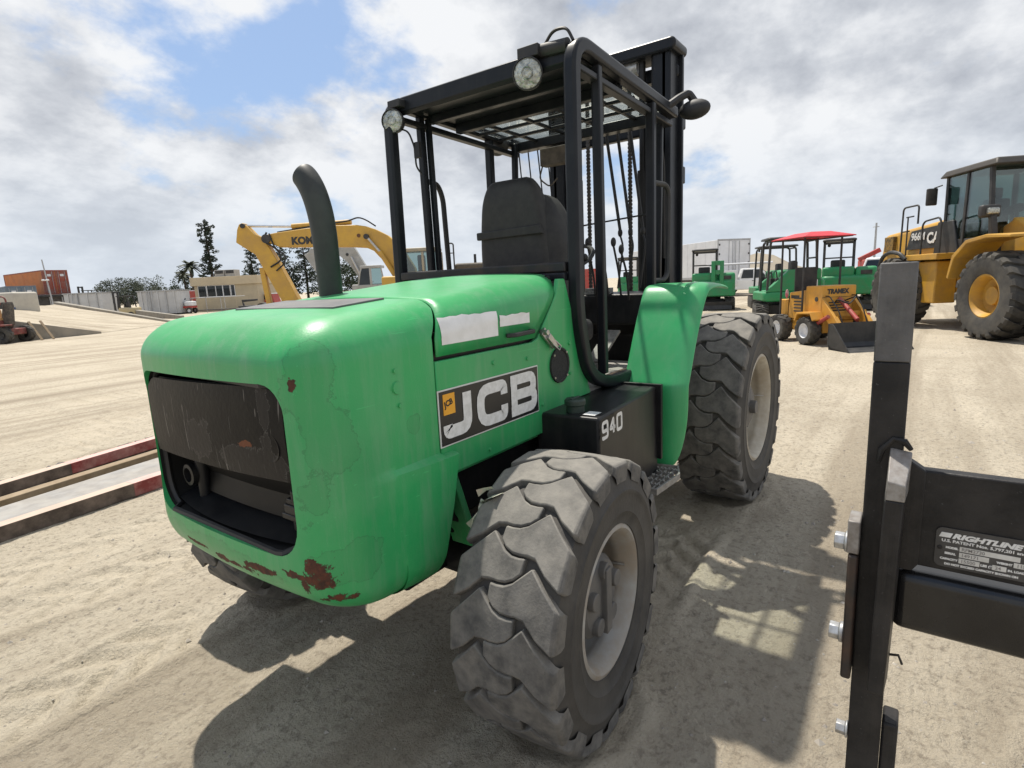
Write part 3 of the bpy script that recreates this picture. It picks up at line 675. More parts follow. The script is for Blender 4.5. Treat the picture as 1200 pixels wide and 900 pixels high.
fr = [(.80, -.755, .585), (1.15, -.735, .585), (1.17, -.86, .585), (1.06, -.905, .585), (.80, -.885, .585)]
st.bar(fr + [fr[0]], .010, .032, (0, 0, 1)); 
for k in range(1, 4): y = -.755 - .035 * k; st.box(.80, 1.14, y - .004, y + .004, .575, .596)
for k in range(1, 6):
    x = .80 + .06 * k; st.box(x - .004, x + .004, -.885, -.75, .575, .600)
    for j in range(7): st.box(x - .006, x + .006, -.88 + .02 * j, -.872 + .02 * j, .596, .606)
part('step', st, M('dusty_galvanised_step', (.30, .29, .27), (.20, .19, .18), scale=30, rough=.6, metal=.3), fk, bevel=.0015)
mb = MB(); mb.box(.88, .93, -.80, -.6, .55, .60); mb.box(1.02, 1.07, -.80, -.6, .55, .60); part('step_bracket', mb, black, fk, bevel=.004)
# ---- front fenders
for sgn in (-1, 1):
    prof = [(1.17, .575), (1.165, .80), (1.166, 1.00), (1.168, 1.03), (1.188, 1.055), (1.31, 1.30), (1.43, 1.495), (1.475, 1.530), (1.56, 1.540), (1.70, 1.535), (1.78, 1.515)]
    yi, yo = sgn * .555, sgn * .905
    def wid(i): return yo + sgn * (.0 if i < 5 else .008 * (i - 5)) - sgn * (.06 if i == 0 else 0)
    mb = MB(); cols = 7; vs = []
    for i, (x, z) in enumerate(prof):
        for k in range(cols):
            f = k / (cols - 1); y = yi + (wid(i) - yi) * f
            e = max(0, f - .80) / .20; dx = .035 * e * e
            vs.append((x + dx, y, z - (.02 * e * e if i > 6 else 0)))
    fs = [(i * cols + k, i * cols + k + 1, (i + 1) * cols + k + 1, (i + 1) * cols + k) for i in range(len(prof) - 1) for k in range(cols - 1)]
    mb.add(vs, fs); o = part('fender', mb, green_dk, fk, smooth=50, fix=False)
    so = o.modifiers.new('thick', 'SOLIDIFY'); so.thickness = .02; so.offset = 0; 
    sb = o.modifiers.new('round', 'SUBSURF'); sb.levels = 2; sb.render_levels = 2; sb.subdivision_type = 'CATMULL_CLARK'
    mb = MB()
    for yy in (.64, .80): mb.hexa([(1.385, sgn * yy - .018, 1.40), (1.395, sgn * yy - .018, 1.40), (1.395, sgn * yy + .018, 1.40), (1.385, sgn * yy + .018, 1.40), (1.425, sgn * (yy - .008) - .03, 1.475), (1.435, sgn * (yy - .008) - .03, 1.475), (1.435, sgn * (yy - .008) + .03, 1.475), (1.425, sgn * (yy - .008) + .03, 1.475)])
    bits(part('fender_rib', mb, green_dk, fk, bevel=.006))
    mb = MB(); mb.cyl((1.66, sgn * .80, 1.50), (1.66, sgn * .78, 1.22), .018); part('fender_stay', mb, black, fk)
# ---- cab frame
YF = .565
def guard_side(sgn):
    y = sgn * YF
    mb = MB()
    mb.bar([(1.90, y, 2.545), (.665, y, 2.60), (.652, y, 1.42), (.74, y, 1.14), (.95, y, 1.065), (1.22, y, 1.065)] if sgn < 0 else [(1.90, y, 2.545), (.665, y, 2.585), (.652, y, 1.42), (.74, y, 1.14), (.95, y, 1.065), (1.22, y, 1.065)], .062, .060, (0, 1, 0), bend=.13, seg=8)
    part('guard_side_frame', mb, blacksat, fk, bevel=.014, seg=3)
    mb = MB(); mb.bar([(.895, y, 2.55), (.915, y, 1.12)], .038, .040, (0, 1, 0)); part('door_post', mb, blacksat, fk, bevel=.006)
    mb = MB(); mb.bar([(.93, y - sgn * .03, 2.54), (.95, y - sgn * .03, 1.10)], .03, .03, (0, 1, 0)); part('door_post', mb, blacksat, fk, bevel=.005)
    mb = MB(); mb.bar([(1.54, y, 2.53), (1.54, y, 1.1)], .045, .05, (0, 1, 0)); part('front_post', mb, blacksat, fk, bevel=.008)
    mb = MB(); mb.bar([(1.78, y - sgn * .04, 2.54), (1.74, y - sgn * .04, 1.45)], .035, .04, (0, 1, 0)); part('front_post', mb, blacksat, fk, bevel=.008)
    mb = MB(); mb.bar([(.70, y - sgn * .012, 2.50), (1.85, y - sgn * .012, 2.475)], .03, .05, (0, 1, 0)); part('roof_side_rail', mb, blacksat, fk, bevel=.006)
    mb = MB()
    if sgn < 0: mb.tube([(1.56, y - .01, 2.11), (1.70, y - .03, 2.11), (1.74, y - .03, 2.06), (1.72, y - .03, 1.60), (1.66, y - .03, 1.565), (1.55, y - .01, 1.565)], .015, bend=.05)
    else: mb.tube([(.93, y, 2.20), (1.03, y + .02, 2.20), (1.07, y + .02, 2.12), (1.09, y + .02, 1.60)], .016, bend=.06)
    part('grab_rail', mb, black_soft, fk)
guard_side(-1); guard_side(1)
mb = MB(); mb.box(.615, .69, -.53, .53, 1.628, 1.675); part('rear_crossbar', mb, M('crossbar_worn', (.013, .013, .015), (.05, .032, .022), scale=9, rough=.5, lo=.45, hi=.7), fk, bevel=.008)
mb = MB(); mb.box(.60, .645, -.535, .535, 1.59, 1.627); part('rear_crossbar_lower', mb, blacksat, fk, bevel=.008)
# roof: rear visor, solid rear sheet, mesh with tinted panes
mb = MB(); mb.prism([(.70, 2.53), (.70, 2.60), (.73, 2.615), (.80, 2.60), (.80, 2.585), (.74, 2.588), (.725, 2.58), (.725, 2.515)], -.535, .535, 'y'); part('roof_rear_beam', mb, blacksat, fk, bevel=.004)
mb = MB(); mb.box(.728, 1.21, -.535, .535, 2.555, 2.572); mb.box(.93, .97, -.535, .535, 2.515, 2.555); mb.box(1.17, 1.215, -.535, .535, 2.505, 2.555); part('roof_sheet', mb, blacksat, fk, bevel=.003)
part('roof_front_beam', MB().box(1.80, 1.88, -.535, .535, 2.49, 2.55), blacksat, fk, bevel=.006)
for y in (-.36, -.12, .12, .36): part('roof_bar', MB().box(1.215, 1.80, y - .011, y + .011, 2.527, 2.545), blacksat, fk, bevel=.004)
for x in (1.40, 1.60): part('roof_bar', MB().box(x - .011, x + .011, -.53, .53, 2.525, 2.5425), blacksat, fk, bevel=.004)
part('roof_pane', MB().box(1.20, 1.82, -.53, .53, 2.548, 2.554), pane_tint, fk)
# mirrors and work lamps
def round_lamp(c, d, r=.075):
    c = Vector(c); d = Vector(d).normalized()
    mb = MB(); mb.lathe([(.002, -.075), (r * .55, -.068), (r * .9, -.035), (r, .0), (r, .012), (r * .93, .014)], o=c, ax=d, n=28); b = part('work_lamp', mb, black_soft, fk)
    mb = MB(); mb.lathe([(.001, .020), (r * .5, .018), (r * .92, .008)], o=c, ax=d, n=28); part('lamp_lens', mb, lamp_glass, b)
    mb = MB(); mb.lathe([(r * .40, .0215), (r * .36, .024), (r * .32, .021)], o=c, ax=d, n=20); part('lens_ring', mb, lamp_glass, b)
    return b
round_lamp((.655, -.345, 2.508), (-1, -.42, -.12), .069); round_lamp((.655, .535, 2.478), (-1, -.45, -.06), .062)
mb = MB(); mb.box(.655, .72, -.40, -.29, 2.575, 2.625); mb.box(.70, .72, -.37, -.31, 2.52, 2.60); part('lamp_bracket', mb, black_soft, fk, bevel=.004)
mb = MB(); mb.box(.655, .72, .48, .57, 2.545, 2.585); part('lamp_bracket', mb, black_soft, fk, bevel=.004)
mb = MB(); mb.cyl((.70, -.53, 2.592), (.70, -.39, 2.60), .03, n=12); part('wiper_motor', mb, black_soft, fk)
mb = MB(); mb.tube([(.70, -.40, 2.61), (.69, -.46, 2.665), (.69, -.53, 2.66), (.69, -.56, 2.60)], .007, n=6, bend=.03); part('lamp_cable', mb, hose_m, fk)
mb = MB(); mb.tube([(.68, .57, 2.46), (.69, .46, 2.42), (.70, .43, 2.33), (.72, .45, 2.24), (.74, .43, 2.2)], .005, n=6, bend=.03); mb.box(.70, .72, .40, .44, 2.28, 2.36); part('lamp_cable', mb, hose_m, fk)
mb = MB(); mb.tube([(1.75, -.57, 2.545), (1.82, -.62, 2.60), (1.88, -.66, 2.635), (1.90, -.69, 2.585)], .022, n=8, bend=.02); ma = part('mirror_arm', mb, black_soft, fk)
mb = MB(); mb.ball((1.87, -.70, 2.535), (.045, .092, .055), 20, 12); part('mirror', mb, black_soft, fk)
mb = MB(); mb.tube([(1.72, .56, 2.53), (1.70, .60, 2.56)], .015, n=8); mb.ball((1.69, .60, 2.52), (.05, .085, .06), 20, 12); part('mirror', mb, black_soft, fk)
mb = MB(); mb.box(1.06, 1.10, -.50, -.46, 2.36, 2.50); mb.box(1.07, 1.09, -.49, -.47, 2.50, 2.55); part('speaker_box', mb, black_soft, fk, bevel=.005)
# ---- cab floor, dash, pedals, seat, steering
mb = MB(); mb.box(.62, 1.75, -.53, .53, 1.03, 1.055); part('cab_floor', mb, grey_dusty, fk)
mb = MB(); mb.box(.90, 1.22, -.56, -.535, 1.055, 1.10); mb.box(.90, 1.5, .535, .56, 1.055, 1.10); part('floor_edge', mb, M('rusty_sill', (.03, .022, .018), (.10, .045, .025), scale=25, rough=.7), fk, bevel=.004)
mb = MB(); mb.prism([(1.90, 1.0), (1.90, 1.50), (1.80, 1.50), (1.74, 1.485), (1.70, 1.30), (1.82, 1.22), (1.82, 1.0)], -.53, .53, 'y'); mb.box(1.22, 1.90, .42, .53, 1.05, 1.42); part('dashboard', mb, black, fk, bevel=.01)
mb = MB(); mb.hexa([(1.40, -.30, 1.10), (1.40, -.20, 1.10), (1.41, -.20, 1.085), (1.41, -.30, 1.085), (1.62, -.33, 1.27), (1.62, -.235, 1.27), (1.63, -.235, 1.255), (1.63, -.33, 1.255)]); part('pedal', mb, M('worn_pedal', (.30, .29, .27), (.16, .15, .14), scale=25, rough=.6), fk, bevel=.003)
mb = MB(); mb.box(1.75, 1.80, -.20, -.02, 1.49, 1.53); part('gauge_plate', mb, M('gauge_label', (.35, .35, .33), (.1, .1, .1), scale=90, rough=.6), fk)
mb = MB()
for k in range(5): mb.add([(1.70, -.42 + .01 * k, 1.06 + .02), (1.76, -.42, 1.10 + .03 * k), (1.76, -.42, 1.115 + .03 * k), (1.70, -.42, 1.09)], [(0, 1, 2, 3)])
sd = MB(); sd.hexa([(.98, -.25, 1.18), (1.45, -.25, 1.22), (1.45, .25, 1.22), (.98, .25, 1.18), (.98, -.25, 1.34), (1.45, -.25, 1.36), (1.45, .25, 1.36), (.98, .25, 1.34)])
seat = empty('seat', (0, 0, 0), 0, fk)
part('seat_cushion', sd, vinyl, seat, bevel=.05, seg=4)
part('seat_base', MB().box(.92, 1.38, -.24, .24, 1.05, 1.18), black, seat, bevel=.01)
def back_def(x, y, z):
    t = (z - 1.30) / .84
    w = 1.0 if t < .45 else 1.0 - .27 * ((t - .45) / .55) ** 1.8
    return (x + .03 - .05 * (t - .5), .04 + y * w, z)
sb = MB(); sb.rbox(.965, 1.10, -.235, .235, 1.30, 2.150, (.05, .08, .15, .05), n=(6, 12, 16), deform=back_def); part('seat_back', sb, vinyl, seat, smooth=50)
sx = MB(); sx.rbox(1.04, 1.26, -.285, .285, 1.34, 2.06, (.07, .09, .20, .05), n=(6, 8, 12), deform=lambda x, y, z: (x - .02 + (.03 if abs(y) > .2 else 0) - .04 * max(0, z - 1.7), .02 + y * (1.0 if z < 1.8 else 1 - .25 * (z - 1.8) / .26), z)); part('seat_bolster', sx, vinyl, seat, smooth=50)
sp = MB(); sp.hexa([(.972, -.190, 1.842), (.998, -.190, 1.842), (.998, .258, 1.838), (.972, .258, 1.838), (.968, -.170, 1.892), (.994, -.170, 1.892), (.994, .256, 1.880), (.968, .256, 1.880)]); part('seat_strap', sp, vinyl, seat, bevel=.006)
sw = MB(); Ts = TX((1.52, .0, 1.72), 0, R_(-28), 0); sw.lathe([(.185 + .013 * math.cos(a), .013 * math.sin(a)) for a in [2 * math.pi * k / 8 for k in range(8)]], ax=(0, 0, 1), n=36, T=Ts, close=True)
for k in range(3): a = 2.1 * k + .4; sw.cyl((0, 0, 0), (.18 * math.cos(a), .18 * math.sin(a), 0), .009, T=Ts)
sw.cyl((0, 0, -.5), (0, 0, .02), .03, T=Ts); sw.ball((-.05, -.175, .03), .022, T=Ts); part('steering_wheel', sw, black_soft, fk)
for k, (x, y, h) in enumerate(((1.70, -.10, 1.80), (1.70, -.19, 1.78), (1.70, -.28, 1.79), (1.64, -.36, 1.74))):
    lv = MB(); lv.tube([(x + .05, y, 1.45), (x + .02, y, 1.62), (x - .03, y + .012, h)], .0075, n=6, bend=.05); lv.ball((x - .03, y + .012, h + .02), (.017, .017, .03), 10, 8); part('control_lever', lv, black_soft, fk)
# ---- mast
mast = empty('mast', (2.20, 0, .25), 0, fk)
Mt = Matrix.Translation((-2.20, 0, -.25))
for sgn in (-1, 1):
    y = sgn * .43
    mb = MB(); mb.box(2.13, 2.30, y - .03, y + .03, .28, 3.0, Mt); mb.box(2.13, 2.16, y - sgn * .09, y, .28, 3.0, Mt) if sgn < 0 else mb.box(2.13, 2.16, y - .09, y, .28, 3.0, Mt); mb.box(2.27, 2.30, y - .06, y + .0, .28, 3.0, Mt); part('mast_rail', mb, blacksat, mast, bevel=.006)
    y = sgn * .345
    mb = MB(); mb.box(2.155, 2.265, y - .025, y + .025, .35, 3.02, Mt); part('inner_rail', mb, black, mast, bevel=.006)
    y = sgn * .25
    mb = MB(); mb.cyl((2.18, y, .4), (2.18, y, 2.3), .035, T=Mt); mb.cyl((2.18, y, 2.3), (2.18, y, 2.98), .022, T=Mt); part('lift_cylinder', mb, black, mast)
    for yy in (sgn * .16,):
        mb = MB()
        for q in range(104):
            z = 2.98 - .025 * q; mb.box(2.168, 2.182, yy - .010, yy + .010, z - .012, z, Mt); mb.box(2.171, 2.179, yy - .015, yy + .015, z - .025, z - .010, Mt)
        bits(part('lift_chain', mb, M('chain_steel', (.10, .09, .08), (.05, .045, .04), scale=40, rough=.5, metal=.6), mast))
mb = MB(); mb.prism(rrect(-.50, .50, 2.985, 3.06, (.03, .03, .035, .035)), 2.10, 2.33, 'x', Mt); part('top_crossmember', mb, blacksat, mast, bevel=.012)
mb = MB(); mb.prism(rrect(-.47, .47, 2.86, 2.945, (.02, .02, .03, .03)), 2.24, 2.34, 'x', Mt); part('upper_crossmember', mb, blacksat, mast, bevel=.01)
mb = MB(); mb.box(2.28, 2.345, -.49, .49, 2.545, 2.66, Mt); part('middle_crossmember', mb, blacksat, mast, bevel=.012)
part('mast_stop', MB().box(2.28, 2.34, -.49, -.45, 2.20, 2.31, Mt), blacksat, mast, bevel=.008)
for sg in (-1, 1): part('chain_roller', MB().cyl((2.2, sg * .22, 2.96), (2.2, sg * .10, 2.96), .05, n=20, T=Mt), steel, mast)
part('lower_crossmember', MB().box(2.30, 2.36, -.46, .46, .35, .55, Mt), blacksat, mast, bevel=.01)
cg = MB(); cg.box(2.36, 2.44, -.60, .60, .30, .40, Mt); cg.box(2.36, 2.44, -.60, .60, .70, .80, Mt)
for y in (-.5, -.25, .25, .5): cg.box(2.38, 2.42, y - .03, y + .03, .30, .80, Mt)
part('fork_carriage', cg, blacksat, mast, bevel=.006)
for y in (-.38, .38):
    f = MB(); f.prism([(2.44, .85), (2.44, .26), (3.62, .29), (3.62, .275), (2.50, .20), (2.40, .20), (2.40, .85)][::-1], y - .06, y + .06, 'y', Mt); part('fork', f, M('fork_steel', (.05, .048, .045), (.12, .10, .08), scale=12, rough=.5, metal=.4), mast, bevel=.004)
# slim rods and hoses between roof front and dash (seen through the cab)
for (y0, y1) in ((-.092, -.185), (-.171, -.258), (-.260, -.345)):
    r = MB(); r.tube([(1.95, y0, 2.53), (1.95, y1, 1.90)], .011, n=8); r.ball((1.95, y1, 1.885), (.016, .016, .028), 10, 8); r.tube([(1.95, y1, 1.87), (1.94, y1 - .025, 1.80), (1.93, y1 + .012, 1.52)], .007, n=6, bend=.03); part('screen_strut', r, black_soft, fk)
for (y0, y1) in ((.61, .53), (.53, .44), (.37, .285), (.19, .12), (.45, .35)):
    r = MB(); r.tube([(1.95, y0, 2.56), (1.95, y1, 1.5)], .0055, n=6); part('hydraulic_line', r, hose_m, fk)
r = MB(); r.tube([(1.93, -.50, 1.99), (1.93, .50, 1.93)], .006, n=6); part('screen_rail', r, black_soft, fk)
r = MB(); r.tube([(1.98, -.04, 2.55), (1.985, -.02, 1.5)], .012, n=6); part('drag_chain', r, hose_m, fk)
r = MB(); r.tube([(1.76, -.50, 2.52), (1.86, -.52, 2.3), (1.92, -.50, 1.7)], .008, n=6, bend=.1); part('screen_hose', r, hose_m, fk)
r = MB(); r.box(1.78, 1.86, .05, .32, 2.36, 2.47); r.tube([(1.80, .30, 2.4), (1.78, .33, 2.28), (1.80, .26, 2.22), (1.84, .22, 2.28)], .006, n=6, bend=.03); part('radio_box', r, M('dusty_box', (.06, .05, .04), (.12, .10, .08), scale=14, rough=.7), fk, bevel=.004)
# ---- exhaust stack
ex = MB(); pts = [(-.030, .30, 1.50), (-.030, .30, 1.72), (-.031, .302, 1.86), (-.034, .314, 1.95), (-.038, .338, 2.03), (-.042, .375, 2.085), (-.044, .392, 2.098)]
ex.tube(pts, [.051, .053, .055, .056, .056, .056, .055], n=28, caps=False)
eo = part('exhaust_stack', ex, exhaust_m, fk, smooth=60); so = eo.modifiers.new('thick', 'SOLIDIFY'); so.thickness = .004; so.offset = -1
ss = eo.modifiers.new('round', 'SUBSURF'); ss.levels = 1; ss.render_levels = 2
# flag tape knotted on the tread
tp = MB()
rnd = random.Random(3)
for k, (dx, dy, dz, w, l) in enumerate(((0, 0, .03, .022, .05), (-.015, .02, .0, .018, .045), (.0, .06, -.05, .016, .05), (.01, .03, .05, .014, .03))):
    Tk = TX((-.26 + dx, -.735 + dy, .865 + dz), rnd.uniform(-1, 1), rnd.uniform(-1, 1), rnd.uniform(-1, 1)); tp.add([(-w, -l, 0), (w, -l, .006), (w * .7, 0, .012), (-w, 0, .003), (w, l, -.004), (-w * .6, l, .008)], [(0, 1, 2, 3), (3, 2, 4, 5)], Tk)
tp.tube([(-.27, -.70, .86), (-.29, -.68, .83), (-.28, -.665, .79)], .003, n=5, bend=.01)
part('flag_tape', tp, M('faded_tape', (.55, .48, .40), (.42, .55, .42), scale=30, rough=.6), fk)
# ---------------------------------------------------------------- fork attachment standing in the right foreground
iron = M('scuffed_black_iron', (0.012, 0.012, 0.013), (0.026, 0.025, 0.025), scale=14, rough=0.42, spec=.22, wear=.9, dust=0.28, dustc=(0.060, 0.052, 0.046), dscale=9, bump=0.12, bscale=90, specks=(26, 0.715, (0.10, 0.055, 0.032)))
iron_grey = M('mottled_grey_iron', (0.085, 0.085, 0.088), (0.022, 0.022, 0.023), scale=12, rough=0.5, wear=.8, dust=0.5, dustc=(0.17, 0.16, 0.15), dscale=9, bump=0.15, bscale=120, specks=(22, 0.70, (0.16, 0.11, 0.08)))
iron_gloss = M('gloss_black_tube', (0.008, 0.008, 0.009), (0.014, 0.014, 0.015), scale=10, rough=0.22, dust=0.18, dustc=(0.06, 0.056, 0.05), dscale=6)
raw = M('bare_cut_steel', (0.30, 0.29, 0.28), (0.19, 0.17, 0.155), scale=45, rough=0.5, metal=0.35, dust=.4, dustc=(.25, .21, .18), dscale=18)
fa = thing('fork_frame', 'black steel fork mounting frame with silver bolts and a maker plate', 'fork frame', (-.16, -1.80, 0))
Tf = Matrix.Translation((.16, 1.80, 0))
mb = MB(); mb.box(-.20, -.155, -1.829, -1.763, 0.02, 1.39, Tf); post = part('upright', mb, iron, fa, bevel=.003)
part('upright_top', MB().box(-.2005, -.1545, -1.829, -1.763, 1.391, 1.598, Tf), iron_grey, fa, bevel=.003)  # upper length of the upright is a paler, mottled grey
part('front_bar', MB().hexa([Tf @ Vector(p) for p in ((-.275, -1.828, .655), (-.2005, -1.833, .655), (-.2005, -1.797, .655), (-.275, -1.797, .655), (-.275, -1.837, 1.110), (-.2005, -1.842, 1.110), (-.2005, -1.801, 1.110), (-.275, -1.803, 1.110))]), iron, fa, bevel=.003)
part('front_bar_cap', MB().hexa([Tf @ Vector(p) for p in ((-.275, -1.838, 1.1105), (-.2005, -1.843, 1.1105), (-.2005, -1.802, 1.1105), (-.275, -1.804, 1.1105), (-.275, -1.838, 1.146), (-.2005, -1.845, 1.200), (-.2005, -1.805, 1.206), (-.275, -1.806, 1.152))]), raw, fa, bevel=.002)
part('weld_bead', MB().tube([(-.2, -1.842, 1.205), (-.205, -1.83, 1.222), (-.202, -1.81, 1.226), (-.205, -1.79, 1.20), (-.203, -1.785, 1.17)], [.005, .0075, .005, .007, .004], n=7, T=Tf), iron, fa)
part('clamp_plate', MB().box(-.24, -.150, -1.7625, -1.742, .645, .955, Tf), M('rusty_black_iron', (.016, .015, .015), (.06, .032, .02), scale=16, rough=.55, lo=.42, hi=.72), fa, bevel=.005)
part('clamp_spacer', MB().box(-.235, -.165, -1.7625, -1.738, .957, 1.035, Tf), raw, fa, bevel=.003)
for z in (.972, .742):
    b = MB(); b.cyl((-.205, -1.742, z), (-.205, -1.733, z), .024, n=20, T=Tf); b.cyl((-.205, -1.733, z), (-.205, -1.712, z), .020, n=6, T=Tf); part('bolt', b, steel, fa, bevel=.002)
b = MB(); b.cyl((-.20, -1.763, .485), (-.20, -1.758, .485), .02, n=20, T=Tf); b.cyl((-.20, -1.758, .485), (-.20, -1.738, .485), .0165, n=6, T=Tf); part('bolt', b, steel, fa, bevel=.002)
part('gusset', MB().prism([(-1.835, 1.185), (-1.872, 1.160), (-1.872, .95), (-1.86, .93), (-1.835, .93)], -.20, -.17, 'x', Tf), iron, fa, bevel=.003)
cp = part('carriage_plate', MB().prism([(-1.866, 1.162), (-2.75, 1.162), (-2.75, .945), (-1.925, .945), (-1.866, .945)], -.197, -.165, 'x', Tf), iron, fa, bevel=.004)
part('cross_bar', MB().box(-.20, -.08, -2.75, -1.83, .782, .924, Tf), iron_gloss, fa, bevel=.022, seg=4)
part('far_upright', MB().box(-.20, -.155, -2.80, -2.735, .02, 1.598, Tf), iron, fa, bevel=.003)
part('lower_lug', MB().prism([(-.19, .30), (-.19, .53), (-.12, .53), (-.12, .30)], -1.862, -1.8295, 'y', Tf), iron, fa, bevel=.006)
part('foot', MB().box(-.26, -.05, -1.86, -1.73, 0.0, .03, Tf), iron, fa, bevel=.004)
part('cable_tie', MB().tube([(-.2, -1.83, .715), (-.2, -1.85, .72), (-.2, -1.858, .70)], .003, n=5, T=Tf), hose_m, fa)
# maker plate
X0 = -.1985
lab = part('maker_plate', MB().prism(rrect(-2.115, -1.897, .957, 1.044, (.012,) * 4), X0, X0 - .002, 'x', Tf), M('plate_black', (.03, .03, .032), (.05, .05, .05), scale=20, rough=.4, dust=.4, dustc=(.12, .11, .10), dscale=12), fa)
def lt_(body, y, z, size, bold=.0004, mat=white_l, shear=0, sx=1.0): return text('plate_print', body, size, mat, lab, Tf @ side_T(X0 - .0025, y, z, '-x'), bold=bold, ext=.0001, shear=shear, sx=sx)
part('plate_logo', MB().prism([(-1.902, 1.0235), (-1.906, 1.034), (-1.925, 1.034), (-1.921, 1.0235)], X0 - .0024, X0 - .003, 'x', Tf), white_l, lab)
lt_('RIGHTLINE', -1.924, 1.0235, .0150, .0009, shear=.3, sx=1.45)
lt_('U.S. PATENT Nos. 5,797,201 and 6,106', -1.907, 1.0135, .0085, .0003, sx=1.15)
pr_white = M('plate_white_field', (.62, .61, .58), (.50, .49, .46), scale=40, rough=.5); ink = M('stamped_ink', (.22, .21, .20), rough=.6)
for (y, z, w) in ((-1.938, .9985, .095), (-1.938, .9855, .048), (-1.938, .9725, .034), (-1.992, .9725, .022), (-2.024, .9855, .06)):
    part('plate_field', MB().box(X0 - .0026, X0 - .0021, y - w, y, z - .0015, z + .009, Tf), pr_white, lab)
def ink_(body, y, z): return text('plate_stamp', body, .0098, ink, lab, Tf @ side_T(X0 - .0029, y, z, '-x'), bold=.0002, ext=.0001)
lt_('MODEL', -1.915, .9995, .0062); lt_('SERIAL', -1.914, .9865, .0062); lt_('CAPACITY', -1.907, .9735, .0062); lt_('LBS @', -1.9735, .9735, .0068); lt_('IN. LOAD', -2.016, .9735, .0062); lt_('WEIGHT', -1.998, .9865, .0062)
lt_('DO NOT EXCEED CAPACITY SHOWN ON', -1.915, .9625, .0062)
ink_('RFM2730', -1.941, .9990); ink_('149171', -1.941, .9860); ink_('15500', -1.941, .9730); ink_('24', -1.996, .9730); ink_('1150', -2.028, .9860)
part('plate_rivet', MB().ball((X0 - .002, -1.905, .999), (.002, .005, .005), 10, 6, Tf), iron, lab)

# ---------------------------------------------------------------- red steel beams with a plate between, left of the forklift
redp = M('red_oxide_paint', (0.22, 0.030, 0.030), (0.17, 0.028, 0.026), scale=8, rough=0.6, dust=0.55, dustc=(0.58, 0.38, 0.34), dscale=5, updust_glare=0.85)  # pale pink tops: dust plus overexposed sunlight painted in
dkst = M('weathered_dark_steel', (0.055, 0.040, 0.032), (0.085, 0.065, 0.052), scale=9, rough=0.75, dust=0.35, dustc=(0.50, 0.39, 0.32), dscale=5, updust_glare=0.9)  # bright tops here too are dust with strong light in the colour
def beam(name, label, p0, p1, split, h, w):
    p0 = Vector(p0); p1 = Vector(p1); d = (p1 - p0); L = d.length; ang = math.atan2(d.y, d.x)
    r = thing(name, label, 'beam', (p0.x, p0.y, 0), ang, 'painted beams lying beside the forklift')
    sec = [(-w / 2, .002), (w / 2, .002), (w / 2, .018), (.008, .022), (.008, h - .02), (w / 2, h - .014), (w / 2, h), (-w / 2, h), (-w / 2, .002)][:-1]
    part('bare_end', MB().prism(sec, 0, split * L, 'x'), dkst, r, bevel=.002)
    part('painted_end', MB().prism(sec, split * L + .0005, L, 'x'), redp, r, bevel=.002)
    return r
beam('steel_beam', 'nearer red and brown steel beam lying on dirt left of the forklift', (-1.9, 3.03, 0), (1.6, 3.60, 0), .565, .115, .11)
beam('steel_beam', 'farther red and brown steel beam lying on dirt behind the grey plate', (-2.0, 4.03, 0), (1.7, 5.10, 0), .545, .105, .11)
wood = M('weathered_timber', (.20, .145, .085), (.27, .20, .125), scale=10, rough=.85, dust=.5, dustc=(.34, .28, .2), dscale=6)
mb = MB(); mb.hexa([(-1.9, 3.72, .0), (1.25, 4.50, .0), (1.25, 4.62, .0), (-1.9, 3.84, .0), (-1.9, 3.72, .06), (1.25, 4.50, .06), (1.25, 4.62, .06), (-1.9, 3.84, .06)])
tag(part('timber_plank', mb, wood, bevel=.005), 'long tan timber plank lying between the two red beams', 'plank')
mb = MB(); mb.hexa([(-1.9, 3.20, .0), (1.45, 3.76, .0), (1.35, 4.40, .0), (-1.9, 3.66, .0), (-1.9, 3.20, .035), (1.45, 3.76, .035), (1.35, 4.40, .035), (-1.9, 3.66, .035)])
tag(part('steel_plate', mb, M('dusty_grey_plate', (.30, .29, .275), (.22, .21, .20), scale=7, rough=.75, dust=.5, dustc=(.38, .34, .28), dscale=3), bevel=.004), 'grey dusty steel plate lying flat between the red beams', 'plate')

# crumpled black plastic sheeting along the far beam
pm_ = M('black_plastic_sheet', (.012, .012, .014), (.03, .03, .032), scale=6, rough=.25, dust=.5, dustc=(.30, .26, .21), dscale=7)
ps = MB(); rnd = random.Random(9); nu, nv = 70, 6; vs = []
for i in range(nu + 1):
    for j in range(nv + 1):
        u, v = i / nu, j / nv; x = -1.9 + 3.5 * u; y = 4.16 + .288 * (x + 1.9) + .02 + .26 * v + rnd.uniform(-.02, .02); z = (.012 + rnd.uniform(0, .055) * math.sin(math.pi * v) ** .6) if 0 < j < nv else .004
        vs.append((x + rnd.uniform(-.02, .02), y, z))
ps.add(vs, [(i * (nv + 1) + j, (i + 1) * (nv + 1) + j, (i + 1) * (nv + 1) + j + 1, i * (nv + 1) + j + 1) for i in range(nu) for j in range(nv)])
tag(part('plastic_sheet', ps, pm_, smooth=0), 'crumpled black plastic sheeting behind the farther red beam', 'sheeting')
